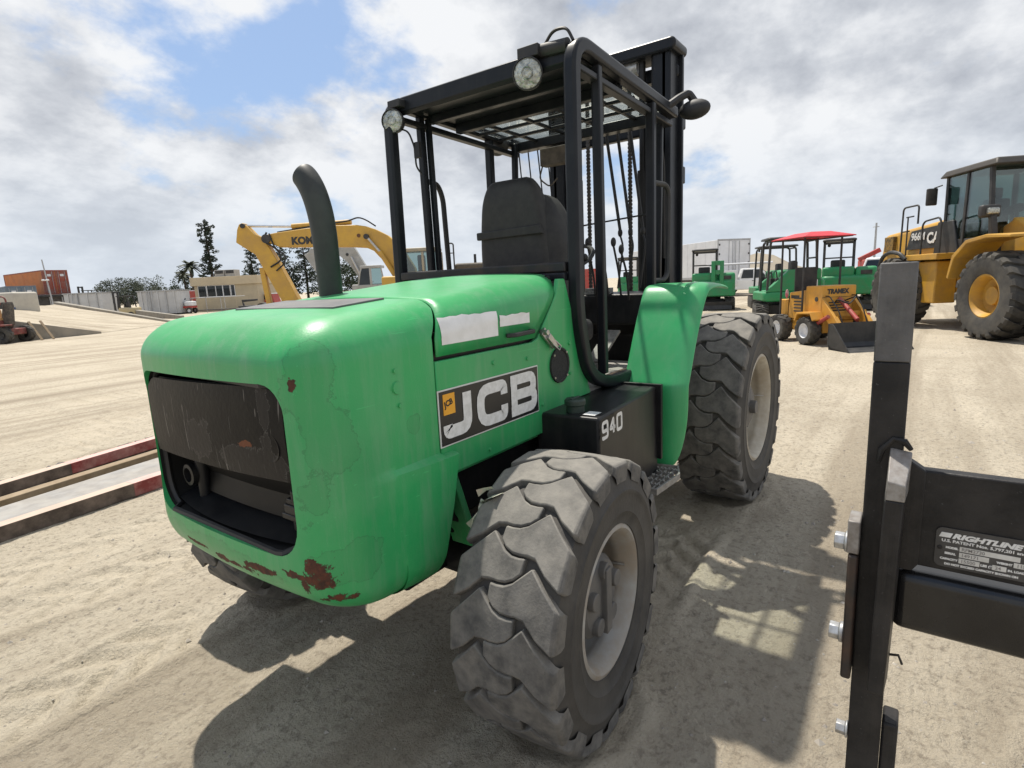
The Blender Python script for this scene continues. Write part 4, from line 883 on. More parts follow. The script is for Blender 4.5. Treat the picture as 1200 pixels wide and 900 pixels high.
# ---------------------------------------------------------------- shared background materials
catyel = M('loader_yellow', (0.52, 0.285, 0.030), (0.44, 0.235, 0.030), scale=3, rough=0.5, dust=0.5, dustc=(0.30, 0.20, 0.09), dscale=3, specks=(16, .70, (.10, .06, .03)))
orng = M('orange_paint', (0.62, 0.30, 0.028), (0.54, 0.255, 0.026), scale=4, rough=0.5, dust=0.45, dustc=(0.34, 0.22, 0.10), dscale=5, specks=(30, .70, (.10, .06, .03)))
exgreen = M('excavator_green', (0.012, 0.235, 0.080), (0.012, 0.20, 0.070), scale=4, rough=0.42, dust=0.4, dustc=(0.12, 0.20, 0.11), dscale=4, specks=(26, .70, (.01, .06, .03)))
bgblack = M('machine_black', (0.016, 0.017, 0.018), (0.03, 0.03, 0.03), scale=6, rough=0.5, dust=0.3, dustc=(0.10, 0.09, 0.08))
bgrub = M('machine_rubber', (0.035, 0.034, 0.033), (0.06, 0.058, 0.053), scale=5, rough=0.85, dust=0.5, dustc=(0.14, 0.125, 0.10), dscale=4)
white_tr = M('white_panel', (0.70, 0.71, 0.73), (0.62, 0.63, 0.65), scale=1.5, rough=0.5, dust=.25, dustc=(.5, .48, .44), dscale=1.2)
white_car = M('white_car_paint', (0.78, 0.78, 0.78), (0.72, 0.72, 0.71), scale=2, rough=0.25)
redcan = M('red_canopy', (0.55, 0.020, 0.035), (0.45, 0.018, 0.03), scale=3, rough=0.5)
cabglass = glass('cab_glass', (0.50, 0.61, 0.59), 0.09)
darkglass = M('dark_window', (0.012, 0.016, 0.018), (0.02, 0.026, 0.03), scale=2, rough=0.08)
bluep = M('blue_paint', (0.03, 0.07, 0.20), (0.04, 0.09, 0.24), scale=2, rough=0.5)
redm = M('red_machine_paint', (0.40, 0.03, 0.025), (0.30, 0.025, 0.02), scale=3, rough=0.5, dust=.3)
galv = M('galvanised', (0.42, 0.43, 0.44), (0.34, 0.34, 0.34), scale=6, rough=0.5, metal=.4)
def bg_wheel(parent, loc, R, W, rim, nl, rimmat, outer=-1, rz=0.0, dish=.10):
    w = empty('wheel', loc, rz, parent)
    if outer > 0: w.scale = (1, -1, 1)
    c = MB(); l = MB(); hw = W / 2; h = R * .055
    c.lathe([(rim, -.36 * W), (rim + .02 * R, -.44 * W), (rim + .35 * (R - rim), -.5 * W), (R - .14 * (R - rim) - h, -.49 * W), (R - h * 1.1, -.40 * W), (R - h, 0), (R - h * 1.1, .40 * W), (R - .14 * (R - rim) - h, .49 * W), (rim + .35 * (R - rim), .5 * W), (rim, .36 * W)], n=36)
    part('tyre', c, bgrub, w, smooth=40)
    p = 2 * math.pi / nl
    for side in (-1, 1):
        for k in range(nl):
            u0 = k * p + (.5 * p if side > 0 else 0); rows = []
            for v, du, ww, dt in ((1.0, .12, .22, .12 * (R - rim)), (.90, .1, .26, .01), (.45, -.2, .27, 0), (-.1, -.4, .22, 0)):
                for (uo, rr) in ((-ww, R - dt), (ww, R - dt), (ww, R - dt - h * 1.6), (-ww, R - dt - h * 1.6)):
                    u = u0 + (du + uo) * p; rows.append((rr * math.cos(u), side * v * hw, rr * math.sin(u)))
            fs = [(i * 4 + a, i * 4 + (a + 1) % 4, (i + 1) * 4 + (a + 1) % 4, (i + 1) * 4 + a) for i in range(3) for a in range(4)] + [(0, 1, 2, 3), (12, 13, 14, 15)]
            l.add(rows, fs)
    part('tread', l, bgrub, w, smooth=0)
    r = MB(); e = -.42 * W
    r.lathe([(rim + .02 * R, e), (rim - .01 * R, e - .01 * R), (rim - .05 * R, e + .03), (rim - .10 * R, e + dish), (rim * .45, e + dish * 1.3), (rim * .42, e + dish * .7), (.001, e + dish * .7)], n=32)
    part('rim', r, rimmat, w, smooth=40)
    return w
def track(parent, x0, x1, yc, w, z1, mat=bgrub):
    """rubber crawler track: rounded loop with grouser bars"""
    tr = MB(); r = z1 / 2; n = 10; loop = []
    for k in range(n + 1): a = -math.pi / 2 + math.pi * k / n; loop.append((x1 - r + r * math.cos(a), r + r * math.sin(a)))
    for k in range(n + 1): a = math.pi / 2 + math.pi * k / n; loop.append((x0 + r + r * math.cos(a), r + r * math.sin(a)))
    tr.prism(loop, yc - w / 2, yc + w / 2, 'y'); o = part('track', tr, mat, parent, bevel=.02)
    g = MB(); L = [Vector((a, b)) for a, b in loop]; per = []; N_ = len(L)
    for i in range(N_):
        a, b = L[i], L[(i + 1) % N_]; m_ = max(1, int((b - a).length / .09))
        for k in range(m_): per.append((a + (b - a) * k / m_, (b - a).normalized()))
    for p, t in per[::1]:
        nrm = Vector((t.y, -t.x)); q = [p + nrm * .0 - t * .025, p + nrm * .03 - t * .02, p + nrm * .03 + t * .02, p + t * .025]
        for s_, off in ((-1, .0), (1, .03)):
            y0, y1 = yc + s_ * w * .04, yc + s_ * w * .5
            vs = [(v.x + off * t.x, y0, v.y + off * t.y) for v in q] + [(v.x - .05 * t.x, y1, v.y - .05 * t.y) for v in q]
            g.add(vs, [(0, 1, 2, 3), (4, 7, 6, 5), (0, 4, 5, 1), (1, 5, 6, 2), (2, 6, 7, 3), (3, 7, 4, 0)])
    part('grousers', g, mat, o, smooth=0)
    rl = MB()
    for k in range(4): rl.cyl((x0 + r + (x1 - x0 - 2 * r) * k / 3, yc - w * .52, r), (x0 + r + (x1 - x0 - 2 * r) * k / 3, yc + w * .52, r), r * .55, n=14)
    bits(part('rollers', rl, bgblack, o))
    return o
def mini_excavator(label, loc, rz, swing=0.0, bracket=False, boom=False):
    r = thing('mini_excavator', label, 'excavator', loc, rz, 'green mini excavators parked in the row')
    for s in (-1, 1): track(r, -.95, .95, s * .68, .38, .48)
    part('undercarriage', MB().box(-.45, .45, -.45, .45, .18, .46).cyl((0, 0, .4), (0, 0, .56), .32, n=24), bgblack, r, bevel=.01)
    part('dozer_blade', MB().prism([(-1.02, .05), (-1.08, .05), (-1.03, .22), (-1.07, .38), (-1.01, .38), (-.98, .22)], -.75, .75, 'y'), bgblack, r, bevel=.005)
    T = Matrix.Rotation(swing, 4, 'Z')
    h = MB(); h.rbox(-1.05, .80, -.88, .92, .58, .92, (.26, .2, .06, .06), n=(10, 8, 3)); part('house', h, exgreen, r, smooth=40, T=T)
    h = MB(); h.rbox(-1.04, -.40, -.86, .90, .80, 1.30, (.26, .2, .10, .05), n=(8, 8, 6)); part('counterweight', h, exgreen, r, smooth=40, T=T)
    h = MB(); h.rbox(-.95, .10, -.86, -.18, .90, 1.58, (.14, .12, .12, .04), n=(6, 6, 5)); part('engine_cover', h, exgreen, r, smooth=40, T=T)
    h = MB(); h.rbox(-.92, -.38, -.17, .88, 1.20, 1.60, (.10, .12, .08, .04), n=(5, 6, 4)); part('seat_cover', h, exgreen, r, smooth=40, T=T)
    part('step_panel', MB().hexa([(-.2, .60, .90), (.74, .60, .90), (.74, .90, .90), (-.2, .90, .90), (-.38, .60, 1.58), (.05, .60, 1.58), (.05, .88, 1.58), (-.38, .88, 1.58)]), exgreen, r, bevel=.03, seg=3, T=T)
    part('cover_vent', MB().box(-.962, -.945, -.70, -.35, 1.30, 1.45), bgblack, r, T=T, bevel=.01)
    part('side_decal', MB().box(-.78, -.62, .902, .908, 1.02, 1.24), white_p, r, T=T); part('side_decal', MB().box(-.50, -.40, .897, .904, 1.36, 1.46), yellow_d, r, T=T)
    part('panel_seam', MB().tube([(-.86, .905, .98), (-.45, .905, .98), (-.45, .905, 1.25), (-.86, .905, 1.25), (-.86, .905, .98)], .008, n=5), bgblack, r, T=T)
    h = MB(); h.box(-.15, .35, .12, .62, .90, 1.16); part('seat_base', h, bgblack, r, bevel=.02, T=T)
    h = MB(); h.rbox(-.27, -.08, .14, .62, 1.1, 1.85, .06, n=4); part('seat_back', h, vinyl, r, smooth=50, T=T)
    for y_ in (.05, .72): part('console', MB().box(.0, .42, y_ - .06, y_ + .06, 1.05, 1.32).cyl((.36, y_, 1.3), (.40, y_, 1.55), .02), bgblack, r, bevel=.01, T=T)
    for y_ in (-.12, .84):
        can = MB(); can.bar([(.68, y_, .90), (.62, y_, 2.44), (.54, y_, 2.52), (-.62, y_, 2.52), (-.72, y_, 2.44), (-.76, y_, 1.50)], .065, .065, (0, 1, 0), bend=.12); part('canopy_frame', can, bgblack, r, bevel=.006, T=T)
    for x, z in ((.60, 2.48), (-.70, 2.46), (-.74, 1.92)): part('canopy_crossbar', MB().box(x - .025, x + .025, -.10, .82, z - .025, z + .025), bgblack, r, T=T)
    h = MB(); h.rbox(-.82, .72, -.18, .90, 2.525, 2.61, (.08, .12, .05, .01), n=(4, 4, 2)); part('canopy_roof', h, bgblack, r, smooth=40, T=T)
    part('canopy_lamp', MB().cyl((.66, .70, 2.42), (.72, .70, 2.42), .06, n=16), bgblack, r, T=T)
    if boom:
        part('boom', MB().prism([(.75, .7), (1.05, .75), (1.25, 1.6), (1.75, 2.3), (2.4, 2.35), (2.4, 2.15), (1.9, 2.1), (1.5, 1.5), (1.3, .6), (.9, .5)], -.62, -.42, 'y'), bgblack, r, bevel=.02, T=T)
    if bracket:
        for y_ in (-.32, .02): part('rear_bracket', MB().box(-1.06, -.94, y_ - .08, y_ + .08, 1.0, 2.08), exgreen, r, bevel=.02, T=T)
        for z in (1.62, 2.0): part('rear_bracket_bar', MB().box(-1.05, -.95, -.239, -.061, z - .10, z + .08), exgreen, r, bevel=.01, T=T)
    return r
mini_excavator('green mini excavator seen from behind beside the white trailer', (23.9, 5.55, 0), R_(17), bracket=True)
mini_excavator('green mini excavator seen beyond the forklift mast, through its front struts', (27.1, 10.6, 0), R_(24))
mini_excavator('nearest green mini excavator, with its track facing us, left of orange mini loader', (19.0, 1.85, 0), R_(196), R_(-82))
mini_excavator('green mini excavator half hidden behind the nearest one, beside the white service truck', (25.3, 3.45, 0), R_(198), R_(-84))
mini_excavator('green mini excavator seen from behind between orange loader and yellow wheel loader', (23.2, .35, 0), R_(6))

# ---------------------------------------------------------------- orange mini loader with red canopy
ml = thing('mini_loader', 'small orange mini loader with a red canopy and black bucket', 'loader', (12.38, .02, 0), R_(-138))
for x in (.55, -.45):
    for s in (-1, 1): bg_wheel(ml, (x, s * .50, .30), .30, .24, .155, 13, white_tr, s, dish=.06)
part('frame', MB().box(-.70, .80, -.34, .34, .25, .50), orng, ml, bevel=.015)
part('front_hood', MB().box(.25, .78, -.38, .38, .50, 1.22), orng, ml, bevel=.02)
part('side_hood', MB().hexa([(-.40, -.36, .50), (.248, -.36, .50), (.248, .36, .50), (-.40, .36, .50), (-.35, -.36, 1.08), (.248, -.36, 1.14), (.248, .36, 1.14), (-.35, .36, 1.08)]), orng, ml, bevel=.02)
part('rear_box', MB().box(-.74, -.42, -.36, .36, .50, .92), orng, ml, bevel=.02)
for k in range(5): part('vent_slot', MB().box(-.18, .10, -.368, -.360, .66 + .07 * k, .69 + .07 * k), bgblack, ml)
part('floor_plate', MB().box(-.86, -.7, -.40, .40, .42, .46), orng, ml, bevel=.004)
for s in (-1, 1):
    part('fender', MB().prism([(.22, .50), (.30, .68), (.78, .70), (.88, .55), (.85, .52), (.76, .66), (.33, .64), (.26, .50)], s * .62, s * .37, 'y'), orng, ml, bevel=.004)
    a = MB(); a.prism([(.55, 1.05), (.70, 1.05), (1.45, .34), (1.42, .20), (1.30, .22), (.55, .85)], s * .34 - .03, s * .34 + .03, 'y'); part('lift_arm', a, orng, ml, bevel=.006)
    part('arm_cylinder', MB().cyl((.75, s * .44, .45), (1.1, s * .44, .62), .04), redm, ml)
    part('arm_pin', MB().cyl((1.35, s * .30, .30), (1.35, s * .40, .30), .035), steel, ml)
part('arm_brace', MB().box(.95, 1.02, -.34, .34, .60, .70), orng, ml, bevel=.006)
part('tilt_cylinder', MB().cyl((.80, 0, .95), (1.35, 0, .55), .045), redm, ml)
part('tilt_hose', MB().tube([(.8, .1, .9), (1.0, .22, 1.0), (1.1, 0, .85), (1.0, -.2, .95), (.85, -.15, .85)], .014, n=6, bend=.06), hose_m, ml)
bk = MB(); bk.prism([(1.42, .50), (1.46, .52), (1.44, .12), (1.52, .05), (2.02, .012), (2.04, .0), (1.50, .0), (1.40, .08)], -.66, .66, 'y'); bko = part('bucket', bk, bgblack, ml, bevel=.004)
for s in (-1, 1): part('bucket_side', MB().prism([(1.41, .51), (1.56, .50), (2.04, .01), (1.45, .0)], s * .66, s * .645, 'y'), bgblack, bko, bevel=.003)
part('operator_screen', MB().box(-.36, -.33, -.26, .26, 1.05, 1.62), bgblack, ml, bevel=.006)
part('control_levers', MB().cyl((-.50, -.1, .9), (-.55, -.12, 1.35), .012).cyl((-.50, .0, .9), (-.52, 0, 1.38), .012).cyl((-.50, .1, .9), (-.55, .13, 1.33), .012), bgblack, ml)
part('steering_stub', MB().box(-.55, -.42, -.2, .2, .92, 1.0), bgblack, ml, bevel=.01)
for x, y in ((.20, -.42), (.20, .42), (-.60, -.42), (-.60, .42)): part('canopy_post', MB().cyl((x, y, .45), (x, y, 2.26), .022), bgblack, ml)
cn = MB(); cn.add([(-.80, -.58, 2.25), (.42, -.58, 2.25), (.42, .58, 2.25), (-.80, .58, 2.25), (-.48, -.22, 2.36), (.10, -.22, 2.36), (.10, .22, 2.36), (-.48, .22, 2.36)], [(0, 1, 5, 4), (1, 2, 6, 5), (2, 3, 7, 6), (3, 0, 4, 7), (4, 5, 6, 7)])
co_ = part('canopy', cn, redcan, ml, smooth=0); so = co_.modifiers.new('thick', 'SOLIDIFY'); so.thickness = .02
part('canopy_frame', MB().bar([(-.74, -.53, 2.235), (.36, -.53, 2.235), (.36, .53, 2.235), (-.74, .53, 2.235), (-.74, -.53, 2.235)], .03, .03, (0, 0, 1)), bgblack, ml)
text('maker_lettering', 'TRAMEX', .13, bgblack, ml, side_T(.785, -.26, 1.06, '+x'), bold=.008, ext=.002, sx=.92)
part('flag_ribbon', MB().ball((-.40, -.40, 1.05), (.03, .04, .10), 8, 6), M('pink_cloth', (.5, .12, .16), (.6, .5, .5), scale=9, rough=.8), ml)

for s in (-1, 1): part('work_lamp', MB().cyl((.78, s * .33, .90), (.80, s * .33, .90), .035, n=16), lamp_glass, ml)
for k in range(4): part('hood_louvre', MB().box(.781, .787, -.22, .22, .70 + .055 * k, .725 + .055 * k), bgblack, ml)
part('front_panel_seam', MB().box(.7805, .785, -.37, .37, .985, .992), bgblack, ml)
part('side_decal', MB().box(-.30, .0, -.3625, -.3605, .95, 1.02), bgblack, ml)
for s in (-1, 1):
    part('arm_hose', MB().tube([(.60, s * .28, 1.0), (.9, s * .30, 1.02), (1.15, s * .27, .75), (1.3, s * .26, .45)], .012, n=6, bend=.08), hose_m, ml)
    part('arm_pivot', MB().cyl((.62, s * .29, .95), (.62, s * .39, .95), .05, n=14), bgblack, ml)
    part('arm_gusset', MB().prism([(1.18, .62), (1.42, .36), (1.44, .15), (1.28, .18), (1.12, .5)], s * .34 - .045, s * .34 + .045, 'y'), orng, ml, bevel=.005)
part('battery_box', MB().box(-.40, -.1, .365, .50, .50, .72), bgblack, ml, bevel=.01)
part('engine_gap', MB().box(-.415, -.405, -.34, .34, .52, 1.0), hm, ml)
part('muffler', MB().cyl((-.55, .20, .92), (-.55, .20, 1.35), .05).cyl((-.55, .20, 1.35), (-.55, .22, 1.55), .02), exhaust_m, ml)
# ---------------------------------------------------------------- yellow wheel loader
WLr = R_(-151); WLo = Vector((13.39, -3.15, 0)) + 3.55 * Vector((math.cos(WLr + math.pi), math.sin(WLr + math.pi), 0)) + 1.1 * Vector((-math.sin(WLr), math.cos(WLr), 0))
wl = thing('wheel_loader', 'large yellow wheel loader with glazed cab at the right edge', 'loader', tuple(WLo), WLr)
for x in (0, 3.55):
    for s in (-1, 1): bg_wheel(wl, (x, s * 1.1, .875), .885, .66, .43, 20, catyel, s, dish=.20)
part('rear_frame', MB().box(-1.5, 1.9, -.55, .55, .75, 1.55), catyel, wl, bevel=.03)
part('engine_hood', MB().hexa([(-1.9, -.75, 1.45), (.90, -.75, 1.45), (.90, .75, 1.45), (-1.9, .75, 1.45), (-1.8, -.68, 2.42), (.90, -.70, 2.62), (.90, .70, 2.62), (-1.8, .68, 2.42)]), catyel, wl, bevel=.12, seg=4)
part('hood_stripe', MB().hexa([(-.50, -.765, 1.95), (.95, -.765, 1.95), (.95, -.75, 1.95), (-.50, -.75, 1.95), (-.35, -.745, 2.42), (.95, -.745, 2.50), (.95, -.735, 2.50), (-.35, -.735, 2.42)]), bgblack, wl, bevel=.004)
text('model_lettering', '966M', .26, white_l, wl, side_T(-.28, -.775, 2.18, '-y'), bold=.006, ext=.004)
text('maker_lettering', 'CAT', .36, white_l, wl, side_T(.40, -.775, 2.08, '-y'), bold=.012, ext=.004)
part('side_tank', MB().box(.45, 1.35, -1.05, -.56, .62, 1.62), catyel, wl, bevel=.03)
part('hitch', MB().box(1.35, 2.3, -.35, .35, .60, 1.35), bgblack, wl, bevel=.02)
part('platform', MB().box(-.05, 1.55, -1.18, -.55, 1.66, 1.80), catyel, wl, bevel=.015)
part('rear_guard_rail', MB().tube([(-.75, -1.30, 1.45), (-.62, -1.30, 1.80), (-.2, -1.30, 1.92), (.25, -1.30, 1.85), (.4, -1.25, 1.7)], .05, n=8, bend=.2), bgblack, wl)
part('hood_vents', MB().box(-1.55, -1.10, -.80, -.70, 1.95, 2.35), M('vent_grille', (.30, .17, .03), (.05, .04, .02), scale=14, rough=.6), wl, bevel=.01)
cab = empty('cab', (0, 0, 0), 0, wl)
part('cab_base', MB().box(1.0, 2.55, -.74, .74, 1.62, 2.10), bgblack, cab, bevel=.02)
part('cab_lower_panel', MB().hexa([(.70, -.78, 1.75), (1.65, -.78, 1.75), (1.65, -.70, 1.75), (.70, -.70, 1.75), (.80, -.78, 2.55), (1.35, -.78, 2.55), (1.35, -.70, 2.55), (.80, -.70, 2.55)]), bgblack, cab, bevel=.02)
for y in (-.72, .72):
    for q in ([(1.02, y, 2.05), (1.00, y, 3.55)], [(1.68, y, 2.0), (1.72, y, 3.55)], [(2.58, y, 2.05), (2.42, y, 3.55)]): part('cab_pillar', MB().bar(q, .08, .08, (0, 1, 0)), bgblack, cab, bevel=.01)
part('cab_roof', MB().hexa([(.82, -.85, 3.55), (2.72, -.85, 3.55), (2.72, .85, 3.55), (.82, .85, 3.55), (.95, -.78, 3.70), (2.62, -.78, 3.70), (2.62, .78, 3.70), (.95, .78, 3.70)]), M('cab_roof_tan', (.045, .038, .03), (.03, .026, .022), scale=5, rough=.6), cab, bevel=.03)
for y in (-.735, .735): part('side_window', MB().prism([(1.06, 2.12), (2.55, 2.12), (2.40, 3.53), (1.04, 3.53)], y - .005, y + .005, 'y'), cabglass, cab)
part('windscreen', MB().hexa([(2.56, -.68, 2.12), (2.57, -.68, 2.12), (2.57, .68, 2.12), (2.56, .68, 2.12), (2.41, -.68, 3.53), (2.42, -.68, 3.53), (2.42, .68, 3.53), (2.41, .68, 3.53)]), cabglass, cab)
part('rear_window', MB().box(1.0, 1.01, -.68, .68, 2.5, 3.53), cabglass, cab)
part('driver_seat', MB().rbox(1.45, 1.62, -.26, .26, 2.1, 2.95, .06, n=4).rbox(1.42, 1.55, -.13, .13, 2.95, 3.2, .05, n=4).box(1.5, 2.05, -.26, .26, 2.1, 2.3), vinyl, cab, smooth=50)
part('steering_column', MB().cyl((2.35, 0, 2.0), (2.15, 0, 2.65), .04).cyl((2.14, 0, 2.64), (2.12, 0, 2.68), .19, n=20), bgblack, cab)
part('mirror', MB().rbox(.78, .86, -1.10, -.86, 2.95, 3.35, .03, n=3).cyl((.9, -.8, 3.4), (.84, -.95, 3.35), .015), bgblack, wl, smooth=40)
part('handrail', MB().tube([(-.05, -1.15, 1.80), (-.02, -1.15, 2.95), (.05, -1.15, 3.0), (.60, -1.15, 3.0), (.65, -1.15, 2.95), (.65, -1.15, 2.55)], .022, n=8, bend=.06).tube([(-.05, -1.15, 2.4), (.3, -1.15, 2.4)], .018, n=8), bgblack, wl)
part('handrail', MB().tube([(.85, -1.15, 1.62), (.86, -1.15, 2.5), (.95, -1.15, 2.58), (1.5, -1.15, 2.62), (1.58, -1.15, 2.5), (1.58, -1.15, 1.80)], .022, n=8, bend=.08), bgblack, wl)
part('handrail', MB().tube([(.25, -1.17, 1.2), (.25, -1.17, 2.75)], .018, n=8).tube([(.15, -1.15, 2.75), (.45, -1.15, 2.75)], .018, n=8), bgblack, wl)
part('front_frame', MB().box(2.3, 4.3, -.50, .50, .70, 1.60), catyel, wl, bevel=.03)
part('front_tower', MB().prism([(2.35, 1.5), (2.45, 2.25), (2.85, 2.42), (3.3, 2.2), (3.9, 1.4)], -.48, .48, 'y'), catyel, wl, bevel=.03)
part('front_fender', MB().prism([(2.42, 1.25), (2.55, 1.72), (2.95, 2.02), (3.55, 2.10), (4.2, 2.05), (4.2, 2.0), (3.55, 2.03), (2.98, 1.95), (2.62, 1.66), (2.48, 1.22)], -1.45, -.70, 'y'), catyel, wl, bevel=.01)
for y in (-.35, .35): part('lift_arm', MB().prism([(2.6, 2.1), (2.75, 2.45), (3.9, 1.9), (5.2, .7), (5.1, .45), (3.8, 1.45)], y - .09, y + .09, 'y'), catyel, wl, bevel=.02)
part('work_lamp', MB().rbox(2.78, 2.9, -1.02, -.80, 2.53, 2.66, .03, n=3), lamp_glass, wl, smooth=40)
part('lamp_bracket', MB().bar([(2.85, -.85, 2.05), (2.80, -.88, 2.50)], .09, .12, (0, 1, 0)).rbox(2.66, 2.82, -1.10, -.72, 2.47, 2.73, .05, n=3), bgblack, wl, bevel=.01)
part('bucket', MB().prism([(5.0, .9), (5.15, .95), (5.05, .30), (5.3, .05), (6.3, .03), (6.3, .0), (5.2, .0), (4.95, .3)], -1.5, 1.5, 'y'), bgblack, wl, bevel=.02)
part('exhaust', MB().cyl((-.2, .3, 2.5), (-.2, .3, 3.2), .07), bgblack, wl)

# ---------------------------------------------------------------- trailer, trucks, far objects on the right
def box_trailer(name, label, loc, rz, L=14.0):
    t = thing(name, label, 'trailer', loc, rz)
    part('box_body', MB().box(0, L, -1.3, 1.3, 1.15, 3.85), white_tr, t, bevel=.02)
    for s in (-1, 1):
        d = part('rear_door', MB().box(-.045, -.003, s * .64 - .61, s * .64 + .61, 1.22, 3.78), white_tr, t, bevel=.01)
        for y in (.12, .42): part('lock_rod', MB().cyl((-.06, s * y, 1.25), (-.06, s * y, 3.75), .02, n=8), galv, d)
        for k in range(4): part('hinge', MB().box(-.07, -.046, s * 1.19 - .05, s * 1.19 + .05, 1.5 + .65 * k, 1.62 + .65 * k), bgblack, d)
    part('rear_frame', MB().box(-.05, 0, -1.33, -1.26, 1.1, 3.9).box(-.05, 0, 1.26, 1.33, 1.1, 3.9).box(-.052, 0, -1.26, 1.26, 3.79, 3.9), galv, t)
    part('side_rail', MB().box(0, L, -1.325, -1.302, 1.12, 1.30).box(0, L, 1.302, 1.325, 1.12, 1.30), galv, t)
    for k in range(11): part('side_rib', MB().box(1.2 * k + .3, 1.2 * k + .34, 1.3005, 1.31, 1.31, 3.84), white_tr, t)
    for x in (1.6, 2.9):
        for s in (-1, 1): bg_wheel(t, (x, s * 1.02, .5), .5, .5, .28, 18, white_tr, s)
    part('underframe', MB().box(.5, L - .5, -.5, .5, .95, 1.149), bgblack, t)
    return t
box_trailer('box_trailer', 'tall white box trailer with closed rear doors behind the green excavators', (40.8, 9.05, 0), R_(50))
def pickup(name, label, cat, loc, rz, utility=False):
    t = thing(name, label, cat, loc, rz)
    for x in (1.65, -1.70):
        for s in (-1, 1): bg_wheel(t, (x, s * .82, .38), .38, .25, .22, 22, galv, s, dish=.04)
    b = MB(); b.prism([(-2.75, .55), (-2.75, 1.05), (-.80, 1.08), (1.15, 1.08), (2.55, .98), (2.70, .80), (2.70, .45), (2.2, .40), (-2.3, .42)], -.92, .92, 'y'); part('body', b, white_car, t, bevel=.05, seg=3)
    c = MB(); c.hexa([(-.85, -.88, 1.07), (1.15, -.88, 1.07), (1.15, .88, 1.07), (-.85, .88, 1.07), (-.65, -.74, 1.78), (.45, -.74, 1.78), (.45, .74, 1.78), (-.65, .74, 1.78)]); part('cab', c, white_car, t, bevel=.05, seg=3)
    for s in (-1, 1):
        for a0, a1, b0, b1 in ((.12, .88, .10, .42), (-.72, .02, -.58, .02)):
            f = lambda x, z: (x, s * (.885 - .14 * (z - 1.07) / .71 + .004), z)
            part('side_window', MB().add([f(a0, 1.14), f(a1, 1.14), f(b1, 1.68), f(b0, 1.68)], [(0, 1, 2, 3)]), darkglass, t)
        part('door_handle', MB().box(-.05, .12, s * .925 - .01, s * .925 + .01, .95, .99), bgblack, t)
        part('mirror', MB().rbox(.85, .97, s * 1.05 - .1, s * 1.05 + .1, 1.12, 1.34, .03, n=3), bgblack, t)
        part('wheel_arch', MB().lathe([(.40, -.01), (.50, -.01), (.50, .01), (.40, .01)], o=(1.65, s * .925, .42), ax=(0, 1, 0), n=20, close=True), bgblack, t)
    part('windscreen', MB().add([(1.10, -.76, 1.13), (1.10, .76, 1.13), (.52, .68, 1.72), (.52, -.68, 1.72)], [(0, 1, 2, 3)], Matrix.Translation((.02, 0, .02))), darkglass, t)
    if utility:
        part('utility_body', MB().box(-2.85, -.95, -1.0, 1.0, .70, 1.70), white_car, t, bevel=.03)
        for k in range(3): part('locker_door', MB().box(-2.75 + .62 * k, -2.20 + .62 * k, -1.012, -1.001, .80, 1.60), white_tr, t, bevel=.01)
        part('ladder_rack', MB().bar([(-2.7, -.9, 1.7), (-2.7, -.9, 2.05), (.9, -.9, 2.05)], .05, .05, (0, 1, 0)), galv, t)
        part('rack_pipes', MB().cyl((-2.9, -.5, 2.1), (1.2, -.5, 2.1), .06), white_tr, t)
    return t
pickup('service_truck', 'white service truck with locker body between trailer and green excavators', 'truck', (38.6, 7.3, 0), R_(-72), True)
pickup('pickup_truck', 'white pickup truck half hidden behind the yellow wheel loader', 'truck', (29.6, -.55, .15), R_(-100))
yl = thing('compact_loader', 'yellow compact loader glimpsed between white pickup and wheel loader', 'loader', (24.9, -.95, 0), R_(100))
part('body', MB().hexa([(-.9, -.6, .45), (.9, -.6, .45), (.9, .6, .45), (-.9, .6, .45), (-.8, -.6, 1.4), (.6, -.6, 1.4), (.6, .6, 1.4), (-.8, .6, 1.4)]), catyel, yl, bevel=.06, seg=3)
for x in (-.55, .55):
    for s in (-1, 1): bg_wheel(yl, (x, s * .75, .38), .38, .28, .2, 14, catyel, s, dish=.06)
rl = thing('red_boom_lift', 'red boom lift rising behind the white pickup', 'lift', (39.2, .7, 0), R_(-70))
part('chassis', MB().box(-1.4, 1.4, -1.0, 1.0, .4, 1.2), redm, rl, bevel=.05); part('turret', MB().box(-.5, .4, -.6, .6, 1.2, 1.95), redm, rl, bevel=.08)
part('boom', MB().bar([(-.6, 0, 1.95), (.5, 0, 2.50)], .26, .26, (0, 1, 0)), redm, rl, bevel=.02)
for x in (-.9, .9):
    for s in (-1, 1): bg_wheel(rl, (x, s * .95, .42), .42, .3, .22, 14, white_tr, s, dish=.05)
bl = thing('blue_crane_jib', 'blue crane jib pointing up above the white pickup', 'crane', (41.0, -.1, 0), R_(-85))
part('base', MB().box(-.8, 1.2, -.8, .8, 0, 1.6), bgblack, bl, bevel=.05); part('jib', MB().hexa([(-.7, -.2, 1.6), (.2, -.2, 1.6), (.2, .2, 1.6), (-.7, .2, 1.6), (.2, -.2, 2.75), (.9, -.2, 2.95), (.9, .2, 2.95), (.2, .2, 2.75)]), bluep, bl, bevel=.03); part('jib_tip', MB().box(.5, 1.0, -.15, .15, 2.8, 3.15), bluep, bl, bevel=.03)
pl_ = thing('utility_pole', 'slim grey utility pole standing far behind the pickup', 'pole', (70.8, 2.3, 0)); part('shaft', MB().cyl((0, 0, 0), (.25, 0, 6.0), .14, .09, 10), galv, pl_); part('arm', MB().cyl((.2, -.3, 5.6), (.24, .3, 5.6), .04), galv, pl_)
rc = thing('red_box', 'small red container seen far off through the forklift mast', 'container', (53, 26.9, 0), R_(20)); part('body', MB().box(-1.5, 1.5, -1.2, 1.2, .1, 2.6), redm, rc, bevel=.03); part('door', MB().box(-1.52, -1.501, -1.1, 1.1, .2, 2.5), redm, rc); 
